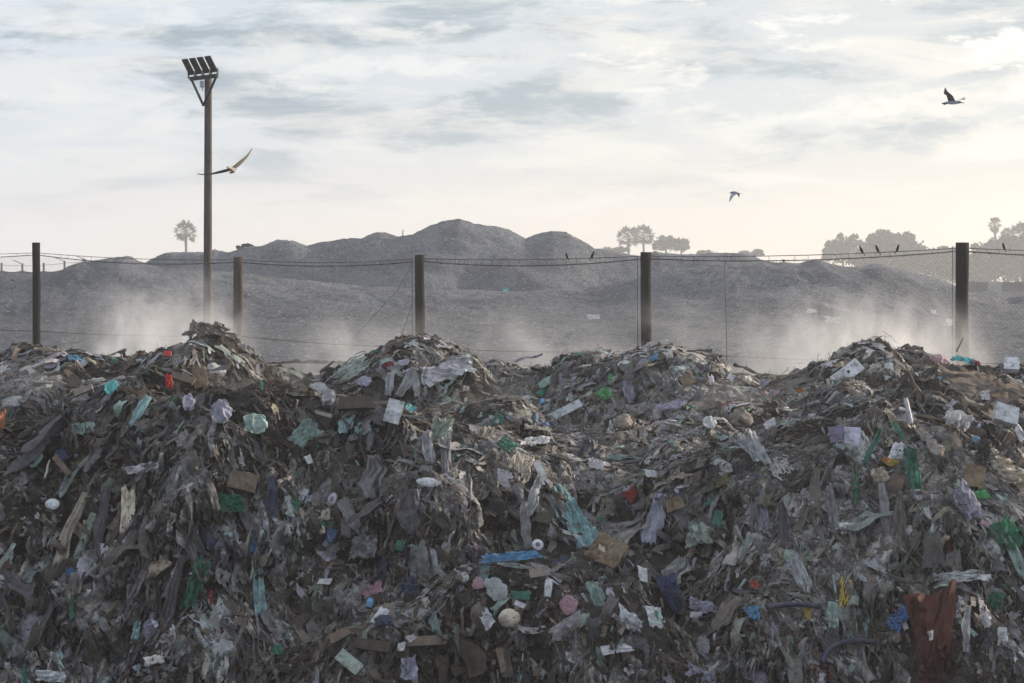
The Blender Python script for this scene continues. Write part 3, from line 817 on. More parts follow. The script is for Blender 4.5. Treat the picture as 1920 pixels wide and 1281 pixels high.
# ------------------------------------------------------------------ the pieces one can tell apart
ITEMS = """
F 140 673 30 14 12 sky|bright blue plastic scrap on the left background crest
F 215 679 14 12 -20 green|small green plastic scrap on the left background crest
X 316 668 15 10 0 red|small red box on the slope below the lamp pole heap
B 211 729 28 26 20 teal|turquoise plastic bag right of the dusty left slope
R 318 717 16 28 10 red|crimson cloth curled at the mouth of the dark hollow
W 342 716 44 13 -14 brown|short dark timber beside the crimson cloth
S 262 772 18 66 -28 aqua|long aqua plastic ribbon trailing down the upper left slope
B 415 774 38 44 0 lilac|grey lilac bag with pointed folds under the dark left peak
B 477 797 46 38 0 mint|big pale mint bag below the dark left peak
F 4 790 14 38 10 orange|orange plastic piece at the left edge of the photo
B 24 756 40 24 0 pale|dusty white bundle near the left edge of the photo
W 120 880 50 11 -48 brown|dark plank leaning beside the crumpled blue rag
R 113 856 26 32 20 navy|dark blue rag beside a leaning plank
F 158 802 48 20 0 mint|pale aqua film over the dark lumps of the left slope
W 160 738 36 10 24 taupe|weathered board in the dusty left hollow
F 83 813 18 12 0 white|small white scrap on dark soil of the left slope
T 92 886 9 34 -8 beige|pale split stick standing on the left slope
B 65 864 30 34 -35 mint|long aqua bag on dark soil by the left edge
R 272 879 92 22 6 white|long white rag draped across the left face
B 354 757 24 34 10 lilac|small lilac bag above the pale rags on the left slope
B 405 695 38 22 -10 offwhite|white bag in the heap just right of the crimson cloth
F 385 624 76 26 4 taupe|dusty sheet draped over the heap at the foot of the lamp pole
C 374 712 26 40 10 tan|sunlit orange brown cardboard on the left heap
F 326 752 13 12 0 green|little green bag below the crimson cloth
B 597 731 32 27 0 white|round white bag on the right flank of the dark left peak
R 848 699 88 42 24 white|large white sheet draped over the ridge by the second mound
B 617 748 26 34 0 grey|blue grey bag just below the round white bag
W 668 763 66 22 3 umber|thick dark timber lying on the middle ridge
Q 738 776 30 44 -14 pale|torn white panel standing on the middle ridge
F 716 780 26 32 -25 grey|sheer grey film against the torn white panel
B 648 793 28 40 -15 aqua|aqua bag with a knotted top on the middle ridge
B 680 805 30 24 0 aqua|rounded turquoise bag under the knotted aqua bag
F 568 818 42 60 -30 mint|pale aqua cloth draped left of the middle ridge
F 768 764 18 17 -30 teal|teal scrap beside the torn white panel
S 803 852 24 92 2 white|long torn white strip hanging from the middle ridge
F 828 812 42 44 0 sage|sage green film hung beside the long torn white strip
S 836 862 20 84 0 grey|grey film strip hanging right of the torn white strip
T 876 779 32 5 32 umber|charred stick poking up from the middle ridge
B 931 787 30 20 0 emerald|green and white bag on the slope right of the middle ridge
P 755 683 19 14 8 lilac|pale folded paper on the second mound
R 730 686 24 11 0 maroon|dull red rag on the face of the second mound
S 730 722 16 46 -4 pale|short pale strip left of three hanging on the second mound
S 763 718 20 62 -24 pale|slanting pale strip in the middle of the second mound
S 780 722 15 46 6 pale|right hand pale strip hanging on the second mound
B 682 718 30 23 0 lilac|lilac bundle on the left foot of the second mound
N 652 698 62 40 38 sage|green netting strands down the left flank of the second mound
P 580 865 13 18 20 white|small torn white paper on dark soil left of centre
W 606 782 32 7 -14 taupe|thin pale slat on the dark slope left of the middle ridge
R 905 816 44 26 -8 beige|sunlit peach cloth on the right end of the middle ridge
F 947 837 30 22 -30 emerald|green film under the sunlit peach cloth
S 489 724 8 20 0 emerald|thin green scrap on the dark left peak
B 1025 718 36 20 6 mint|pale mint bag on the slope left of the centre mound
F 1133 740 30 24 42 lime|bright lime green bag on the centre slope
F 1147 713 9 15 0 lime|small lime scrap above the bright lime green bag
Q 1060 775 68 15 28 pale|long white board lying on the centre slope
B 1015 793 32 15 8 blue|small blue bag below the long white board
S 1181 738 22 44 6 lilac|narrow grey film on the dark hollow of the centre mound
F 1268 735 62 34 -40 grey|wide sheer grey film spread on the centre mound
F 1258 764 50 19 10 lilac|flat lilac bag under the wide sheer grey film
F 1225 673 18 14 20 sky|crumpled bright blue film near the top of the centre mound
F 1217 653 32 15 32 pale|pale blue sheet on the very top of the centre mound
P 1370 711 15 15 -20 white|white paper triangle on the right of the centre mound
F 1434 740 15 8 0 pink|pink scrap in the dusty gap right of the centre mound
B 1331 793 26 24 0 pale|pale round bag by the brown clump on the right slope
M 1390 790 44 34 0 taupe|brown clump of matted earth on the right slope
M 1168 797 38 30 0 taupe|muddy clump in the middle of the centre slope
F 1112 852 62 46 -20 dgrey|large dark grey film spread below the centre slope
F 1118 873 36 20 -18 white|white film crumpled against the large dark grey film
F 1418 846 42 84 18 pale|large pale lilac bag hanging left of the right heap
R 1002 832 66 18 12 offwhite|whitish rags heaped right of the middle ridge
R 1010 806 46 12 -12 beige|pinkish rag just under the small blue bag
N 975 872 44 56 -20 beige|pale fibrous clump at the right end of the middle ridge
Q 1012 890 14 46 24 offwhite|narrow pale board right of the fibrous clump
C 1288 716 26 22 30 tan|orange cardboard on the face of the centre mound
F 1290 766 26 10 -10 green|dark green scrap right of the flat lilac bag
L 1018 760 9 9 0 sky|tiny blue tub left of the long white board
Q 1588 704 62 26 36 white|big white board with dark spots on the right heap
H 1705 717 34 48 0 brown|bent brown branch standing upright on the right heap
T 1800 655 4 28 -28 umber|black twig poking up by the right fence post
B 1760 676 36 20 -6 pink|mauve bag on the crest below the right fence post
R 1806 679 36 14 -20 teal|teal rag on the crest below the right fence post
R 1826 682 24 15 -32 maroon|dark red rag on the crest right of the teal rag
X 1896 694 28 22 -10 pale|white foam block on the far right crest
P 1848 746 22 17 0 white|white pointed paper on the dusty right slope
X 1879 786 44 32 -14 pale|pale lilac carton on the right edge slope
P 1908 816 18 28 24 white|white card under the pale lilac carton
F 1822 726 150 74 -22 taupe|grey brown sheet stretched over the rightmost mound
L 1703 778 9 48 4 grey|pale pipe hanging down the right heap
R 1792 792 46 46 -30 offwhite|sunlit woolly white bag on the right heap
Q 1598 822 30 34 -6 lilac|lilac panel wedged in the right heap
Q 1569 818 28 30 4 purple|dark purple panel left of the lilac panel
N 1612 832 40 56 20 offwhite|tangle of pale rope on the right heap
S 1632 848 12 100 -26 emerald|thin green ribbon slanting down the right heap
S 1686 812 9 44 18 emerald|short green ribbon above the spotted paper
F 1714 900 30 104 6 emerald|broad green film hanging on the right face
P 1684 850 27 42 -8 white|white paper with dark spots on the right heap
F 1668 869 30 14 -28 yellow|yellow and red packet under the spotted paper
C 1826 896 38 42 -14 tan|torn brown cardboard above the white shirt
F 1843 852 26 66 -24 black|black sheet hanging on the shoulder of the right heap
R 1888 892 76 36 -40 beige|sunlit beige fabric on the right edge slope
N 1462 872 44 34 28 offwhite|pale rope curled on the left flank of the right heap
X 1706 806 9 8 0 maroon|tiny dark red cap below the hanging pale pipe
F 1500 737 15 9 10 orange|orange scrap on the upper left of the right heap
F 1456 738 11 9 0 pink|pink scrap left of the orange scrap
F 1828 827 16 12 -20 sky|blue scrap above the torn brown cardboard
P 1446 800 20 17 20 white|white paper at the left foot of the right heap
D 99 949 27 20 0 pale|round white lid on the left face
V 128 1010 24 184 -14 beige|long pale sleeve of plastic hanging at the far left
V 193 968 24 112 -4 dgrey|dark grey film hanging between the two pale ones
R 240 974 32 116 4 cream|cream cloth hanging by its knot on the left face
F 430 948 46 46 0 green|dark green bag hooked on the left face
B 397 1010 30 44 8 navy|navy bag below and left of the dark green bag
S 366 1008 9 30 14 pale|thin white strip left of the navy bag
V 252 1134 36 78 4 grey|grey gathered cloth ending in an aqua tip
F 256 1192 19 44 -6 aqua|bright aqua plastic under the grey gathered cloth
F 362 1106 34 88 -12 green|green net bag hanging on the left face
S 396 1122 7 30 2 red|thin red strip right of the green net bag
F 135 1070 18 24 -36 blue|small blue scrap by the long pale sleeve
V 322 1128 22 176 -10 dgrey|long dark sleeve running down the left face
B 180 1092 9 36 0 white|narrow white bottle shaped bag on the left face
B 28 1214 38 36 0 grey|grey bag in the bottom left corner
B 171 1212 36 46 0 dgrey|dark grey bag near the bottom left
B 282 1180 28 36 -10 lilac|lilac bag right of the bright aqua plastic
R 92 1272 52 22 0 pale|whitish rag at the bottom left edge
B 420 1218 44 32 24 pale|pale bag stretched out at the lower left
F 398 1254 26 34 -20 mint|pale aqua film under the stretched pale bag
P 288 1242 38 20 20 offwhite|torn whitish papers at the lower left
F 478 1026 22 50 -12 blue|cobalt blue bag on the left face
N 397 1256 40 30 40 green|green netting at the bottom left
S 160 1006 15 92 -16 sage|sage strip beside the long pale sleeve
C 455 904 52 34 -12 brown|brown cardboard above the dark green bag
S 134 1152 9 74 4 emerald|thin teal green ribbon hanging low on the left face
F 485 1106 20 118 6 aqua|long turquoise film hanging on the left face
D 801 908 46 17 0 pale|upturned white lid below the torn white strip
D 624 940 16 26 -20 grey|oval pale tray on the dark middle face
S 662 976 24 88 34 grey|twisted grey film leading down to a grey bag
F 686 1032 48 58 0 grey|sheer grey bag on the middle face
F 620 1006 15 30 -14 blue|blue scrap on the dark middle face
L 605 998 12 14 20 beige|small tan tub beside the blue scrap
F 632 1057 26 13 10 tan|ochre scrap on the middle face
F 700 1109 36 24 20 pink|pink and white bag low in the middle
L 695 1136 13 17 -10 sky|blue can under the pink and white bag
P 712 1157 20 34 -30 white|torn white strip of paper leaning on a navy bag
B 718 1166 34 22 0 navy|navy bag under the torn strip of paper
B 848 1194 31 26 10 aqua|crumpled turquoise bag near the bottom centre
B 523 1220 22 22 0 green|crumpled green bag at the bottom left of centre
Q 656 1244 52 24 -38 sage|pale green board at the bottom left of centre
F 766 1258 28 46 0 lilac|lilac film hanging at the bottom centre
F 966 1050 112 19 8 sky|long blue tarpaulin over a ledge in the centre
M 955 1160 42 36 0 cream|rounded cream lump with dark specks
B 930 1105 36 46 30 pale|clear white bottle shaped bag under the blue tarpaulin
F 872 1128 18 32 -10 dgrey|grey flap standing below the centre ledge
B 897 1096 22 22 0 pink|pinkish fluffy bag left of the clear bag
P 770 1200 20 18 30 white|crumpled white paper near the bottom centre
P 753 1214 13 14 0 white|small white paper left of the dark planks
F 772 1100 30 40 0 navy|navy film on the lower middle slope
P 914 1160 24 34 30 white|white printed paper left of the cream lump
F 751 1023 14 28 -10 emerald|green scrap on the dark middle hollow
W 640 1196 40 16 28 brown|short brown board at the lower centre
W 800 1206 74 17 4 brown|long dark plank right of the crumpled white paper
W 880 1248 70 22 24 umber|broad dark plank at the bottom centre
W 700 1214 64 20 -8 umber|dark board left of the long dark plank
W 858 1182 48 9 -30 umber|splintered lath over the crumpled turquoise bag
W 940 1240 12 46 12 brown|upright brown lath at the bottom centre
F 555 954 18 42 -6 green|green scrap hanging on the upper left of the middle face
V 768 960 42 84 -4 dgrey|sooty film hanging in the dark middle hollow
P 612 1093 26 10 0 white|small white tube on the lower middle slope
V 510 934 24 80 4 navy|dark navy film hanging left of centre
F 1078 976 56 122 32 aqua|large pale aqua sheet draped in the centre
C 1138 1036 62 52 -30 tan|crushed cardboard box with a strip of white tape
D 1006 1025 22 20 0 white|round white lid with a dark middle above the blue tarpaulin
F 1186 926 25 26 -40 red|bright red scrap in the centre hollow
V 1229 975 38 98 -14 lilac|smooth grey lilac film hanging like a flag
R 1256 926 48 18 6 navy|navy cloth over the flag of grey film
C 1265 948 36 24 18 tan|small tan cardboard beside the flag of grey film
F 1347 972 15 32 -12 emerald|bright emerald bag in the right hollow
R 1314 1005 44 52 0 sage|sage green cloth bundle in the right hollow
S 1268 1078 40 72 -20 pale|shredded pale film below the centre hollow
R 1254 1110 40 96 22 navy|long navy cloth lying in the right hollow
P 1204 1078 15 26 0 white|small white scrap beside the long navy cloth
L 1028 1107 15 32 -6 pale|pale blue tub below the blue tarpaulin
B 1066 1136 32 36 12 pink|pink and white packet right of the pale blue tub
P 1226 1158 34 38 -4 white|white carton with a green triangle
F 1311 1139 48 26 -12 lilac|blue lilac bag in the lower right hollow
P 1306 1156 26 12 0 white|white paper under the blue lilac bag
F 1412 1150 26 28 10 sky|sky blue packet at the left of the dark hose
R 1180 1168 46 38 -20 pale|pale sage cloth left of the carton with a triangle
R 1190 1202 48 24 -10 dgrey|dark grey cloth under the pale sage cloth
P 1148 1220 66 24 10 white|folded white paper box at the lower centre
R 1196 1258 56 20 -4 offwhite|whitish torn cloth at the bottom centre right
F 1316 1266 54 26 -12 lilac|sheer lilac film at the bottom right of centre
B 1318 1214 24 38 0 grey|grey bag gathered at its neck like an onion
S 1362 1152 34 76 -34 taupe|long beige cloth sagging left of the sky blue packet
X 1010 1077 36 18 8 taupe|dusty pink brick below the blue tarpaulin
F 980 1116 42 18 0 emerald|dark teal bag left of the pale blue tub
P 977 1136 22 8 -24 white|white sachets beside the dark teal bag
S 1118 1118 22 60 24 mint|mint strip over the lower centre heap
F 1417 1102 13 20 20 red|red scrap left of the yellow strips
P 1222 893 26 14 -10 white|white scrap high in the right hollow
F 1345 906 46 18 14 olive|khaki sheet on the right hollow edge
F 1252 906 66 16 20 beige|curved cream sheet over the navy cloth
S 1430 968 24 100 6 lilac|lilac grey strip hanging at the left of the right face
S 1404 958 16 80 14 pale|pale strip left of the lilac grey strip
F 1332 936 12 30 -22 green|dark green strip above the bright emerald bag
R 1754 1194 74 172 2 rust|large rust red cloth with a torn label
R 1530 1266 44 36 0 rust|rust red cloth tip at the bottom edge
S 1560 1168 23 78 -4 mint|mint sleeve hanging over the dark hose
S 1596 1172 22 64 0 mint|second mint sleeve right beside the dark hose
N 1586 1110 24 46 -12 yellow|yellow cord above the mint sleeves
F 1512 1150 14 30 0 yellow|yellow scrap left of the mint sleeves
S 1622 1128 10 46 0 aqua|upper bright aqua strip right of the mint sleeves
S 1621 1182 10 26 -6 aqua|lower bright aqua strip right of the mint sleeves
N 1686 1160 44 34 34 blue|blue strands left of the large rust red cloth
F 1814 950 42 72 22 lilac|white lilac shirt hanging on the right face
F 1838 930 25 15 10 lime|bright green packet at the top of the white shirt
F 1884 998 44 58 36 green|dark green sheet on the far right face
S 1902 1044 22 96 18 mint|mint strip at the right edge of the photo
P 1846 985 18 10 -24 pink|pinkish tag under the white shirt
R 1650 894 36 30 24 beige|ribbed beige cloth on the right face
C 1682 906 28 26 -20 brown|brown cardboard beside the ribbed beige cloth
F 1480 1192 42 32 0 taupe|brown paper bag under the curved dark hose
F 1606 918 13 72 -4 green|curved green strip on the right face
V 1688 988 28 104 -2 taupe|dust coloured film hanging in the middle of the right face
V 1660 960 22 110 4 grey|grey film left of the dust coloured film
V 1718 1000 20 84 -12 taupe|narrow brownish film right of the dust coloured film
V 1500 1078 30 84 14 pale|pale triangular film hanging by the right hollow
F 1622 985 32 42 -12 purple|purple grey triangle of cloth on the right face
R 1592 992 28 22 8 white|white bundle left of the purple grey triangle
N 1784 1086 70 20 8 pale|pale cords lying over the top of the rust red cloth
F 1862 1128 30 42 -30 green|green film right of the rust red cloth
R 1846 1164 20 34 8 white|white rag at the right of the rust red cloth
R 1880 1194 24 36 -4 white|white cloth hanging low at the right edge
V 1902 1232 20 60 4 pale|pale blue film at the bottom right
S 1812 1180 15 90 -8 pale|pale strip hanging right beside the rust red cloth
F 1632 1060 40 16 -24 pale|white pleated scrap in the middle of the right face
B 1850 1018 34 26 0 pale|round grey white bundle on the far right face
R 1838 1085 40 14 -6 white|white crumpled strip above the green film
F 1560 1215 30 70 0 dgrey|dark film hanging under the mint sleeves
V 1612 1235 26 76 0 grey|grey film at the bottom right between cloths
V 1530 930 24 110 -2 taupe|brown film hanging at the left of the right face
V 1470 1000 24 120 2 dgrey|dark film hanging at the edge of the right hollow
V 1560 960 22 100 4 grey|grey film hanging below the dark purple panel
V 1000 930 22 84 -16 pale|pale film hanging under the fibrous clump
V 985 985 20 90 4 grey|long grey film above the round white lid
V 888 985 24 70 2 taupe|brownish film at the right of the dark hollow
V 860 1000 20 64 -4 dgrey|short dark film in the dark hollow
F 945 905 26 36 0 white|white scraps below the sunlit peach cloth
V 700 895 46 84 2 grey|ragged grey film fan on the middle face
V 545 1000 16 70 6 sage|sage film hanging on the left of the middle face
"""
KINDS = {'F': ('plastic_sheet', 'plastic sheet', 'film'), 'B': ('plastic_bag', 'plastic bag', 'film'), 'S': ('plastic_strip', 'plastic strip', 'film'),
         'V': ('plastic_film', 'plastic film', 'film'), 'R': ('rag', 'cloth', 'cloth'), 'P': ('paper_sheet', 'paper', 'paper'), 'C': ('cardboard_piece', 'cardboard', 'card'),
         'W': ('plank', 'wood', 'wood'), 'T': ('stick', 'stick', 'wood'), 'Q': ('board', 'board', 'hard'), 'M': ('earth_clump', 'clump', 'cloth'), 'D': ('lid', 'lid', 'hard'),
         'X': ('box', 'box', 'hard'), 'N': ('rope_tangle', 'rope', 'cloth'), 'L': ('tub', 'tub', 'hard'), 'H': ('branch', 'branch', 'wood')}


def sheet_local(code, seed, nu, nv):
    r = np.random.default_rng(seed)
    a, b = np.meshgrid(np.linspace(-.5, .5, nu), np.linspace(-.5, .5, nv))
    o = seed * 7.31
    q = np.stack([a * 2 + o, b * 2, a * 0 + seed], -1)
    t = b + .5
    if code in 'SV':
        tp = [r.uniform(.35, .6), .8, 1.0, r.uniform(.3, .8)] if code == 'V' else [r.uniform(.5, .9), 1, .9, r.uniform(.3, .9)]
        wf = np.interp(t, [0, .3, .7, 1], tp) * (1 + .3 * perlin(np.stack([t * 4 + o, np.sign(a) * 3, a * 0], -1)))
        n = .50 * (.6 - np.abs(perlin(np.stack([a * r.uniform(3, 5.5) + o + .5 * perlin(np.stack([t * 2 + o, a * 0, a * 0 + 2], -1)), t * r.uniform(.7, 2.0), a * 0 + 1.3], -1))) * 2.2) + .10 * perlin(np.stack([a * 11 + o, t * 4, a * 0], -1)) + .5 * perlin(np.stack([t * 2 + o, a * .8, a * 0 + 3], -1)) * .5
        aa = a * wf + .22 * perlin(np.stack([t * 2.0 + o, a * 0, a * 0 + 8], -1)) + .05 * perlin(np.stack([t * 7 + o, a * 3, a * 0 + 8], -1))
        bb = b + .06 * perlin(np.stack([a * 7 + o, t * 2, a * 0], -1)) * (t > .8)
    else:
        fold, fr, rag = {'F': (.62, 1.5, .30), 'R': (.50, 1.2, .26), 'P': (.30, 1.2, .18), 'C': (.09, .7, .10), 'B': (.20, 1.4, .26)}[code]
        rad = 1 + rag * perlin(np.stack([np.sin(np.arctan2(b, a)) * 1.8 + o, np.cos(np.arctan2(b, a)) * 1.8, a * 0], -1)) + rag * .25 * perlin(np.stack([a * 9 + o, b * 9, a * 0], -1))
        dirp = r.uniform(-.7, .7)
        pl = (a * math.cos(dirp) + b * math.sin(dirp))
        n = fold * (1 - 2 * np.abs(perlin(q * fr))) * .6 + fold * .5 * np.abs(perlin(q * fr * 2.6 + 3)) + fold * .22 * np.abs(perlin(q * fr * 6))
        n = n + (.55 if code in 'FR' else .04) * (.4 - np.abs(perlin(np.stack([pl * r.uniform(4.5, 8) + o, (b * math.cos(dirp) - a * math.sin(dirp)) * 1.3, a * 0 + 4], -1) + 0)) * 1.6)
        if code == 'B':               # a puffed bag with creases running out of its knot
            ka, kb = r.uniform(-.25, .25), r.uniform(-.6, -.3)
            th = np.arctan2(b - kb, a - ka); kr = np.hypot(a - ka, b - kb)
            n = n + .42 * np.clip(1 - (a * a + b * b) * 3.4, -.35, 1) + .16 * (1 - 2 * np.abs(np.sin(th * r.integers(5, 9) + 2.5 * perlin(q * .9)))) * np.clip(kr * 1.6, 0, .8)
            rad = rad * (1 - .22 * np.clip((np.abs(a) + np.abs(b) - .62) * 2.6, 0, 1))
        if code in 'FRP':             # uneven corners, so no two pieces share an outline
            cx = r.uniform(-.22, .16, 4); cy = r.uniform(-.22, .16, 4)
            wa = [(.5 - a) * (.5 - b), (.5 + a) * (.5 - b), (.5 - a) * (.5 + b), (.5 + a) * (.5 + b)]
            sgx, sgy = (-1, 1, -1, 1), (-1, -1, 1, 1)
            ox = sum(w_ * c_ * s_ for w_, c_, s_ in zip(wa, cx, sgx)); oy = sum(w_ * c_ * s_ for w_, c_, s_ in zip(wa, cy, sgy))
            a = a + ox; b = b + oy
        aa = a * rad + .05 * perlin(q * 2 + 5); bb = b * rad + .05 * perlin(q * 2 + 15)
    return aa, bb, n


def settle(mb, n, pc=80):
    """lift a stiff piece along the face until it lies on the litter instead of in it"""
    V = np.vstack(mb.v)
    dz = np.clip((look(ZH, V[:, 0], V[:, 1]) - V[:, 2]) * max(n.z, .3), 0, .4)
    p = float(np.percentile(dz, pc)) + .01
    mb.v = [v + np.array(n) * p for v in mb.v]
    return p


def put_mesh(name, V, Q, T, c, m, parent=None, smooth=True, cols=None, loc=None):
    me = mesh(name, V - np.array(c), Q, T, cols, smooth)
    o = link(name, me, parent, m)
    if parent is None:
        o.location = c
    return o


def add_patch(parent, name, col, c, fr, w, h, srf, poly, lift=0.012):
    """a small printed or taped patch lying on a sheet item: poly = corners in the sheet's own (a, b)"""
    t, u, n = fr
    a0, b0, a1, b1 = poly[:4]
    taper = poly[4] if len(poly) > 4 else 1.0
    aa, bb, nn = srf
    A, B = np.meshgrid(np.linspace(0, 1, 8), np.linspace(0, 1, 8))
    V = []
    nv, nu = aa.shape[:2]
    wdt = 1 + (taper - 1) * B
    ia = ((a0 + (a1 - a0) * (.5 + (A - .5) * wdt)) + .5) * (nu - 1); ib = ((b0 + (b1 - b0) * B) + .5) * (nv - 1)
    i = np.clip(ia.astype(int), 0, nu - 2); j = np.clip(ib.astype(int), 0, nv - 2)
    fu = (ia - i)[..., None]; fv = (ib - j)[..., None]
    S = parent['_surf']
    Vp = (S[j, i] * (1 - fu) + S[j, i + 1] * fu) * (1 - fv) + (S[j + 1, i] * (1 - fu) + S[j + 1, i + 1] * fu) * fv
    Vp = Vp.reshape(-1, 3) + np.array(n) * lift
    o = put_mesh(name, Vp, gridq(8, 8), None, c, M['print'], parent['_obj'])
    o.color = (*PAL[col], 1)
    return o


PATCH = {'crushed cardboard box': [('tape_strip', 'beige', (-.30, -.05, -.04, .12)), ('tape_strip', 'taupe', (-.02, -.35, .03, -.06)), ('box_flap', 'brown', (.10, -.28, .34, -.08))],
         'white carton with': [('printed_triangle', 'green', (.0, -.32, .30, .14, .1)), ('printed_band', 'mint', (-.4, .22, .42, .32))],
         'large rust red': [('torn_label', 'offwhite', (-.16, -.08, .02, .04, .6)), ('label_print', 'maroon', (-.13, -.06, -.05, .0))],
         'big white board': [('dark_spot', 'black', (.02, -.12, .10, .1)), ('dark_spot', 'taupe', (-.28, .0, -.12, .3)), ('dark_spot', 'dgrey', (.25, -.3, .29, -.15))],
         'white paper with dark': [('dark_spot', 'black', (.14, -.06, .26, .0)), ('dark_spot', 'black', (-.12, -.10, -.04, .0)), ('printed_band', 'mint', (-.3, .25, .36, .36))],
         'yellow and red packet': [('printed_band', 'red', (-.44, -.4, -.26, .4)), ('printed_spot', 'orange', (-.1, -.1, .1, .2))],
         'white printed paper': [('printed_band', 'grey', (-.25, -.2, .25, -.1)), ('printed_band', 'grey', (-.25, .05, .2, .12))],
         'rounded cream lump': [],
         'pink and white bag': []}

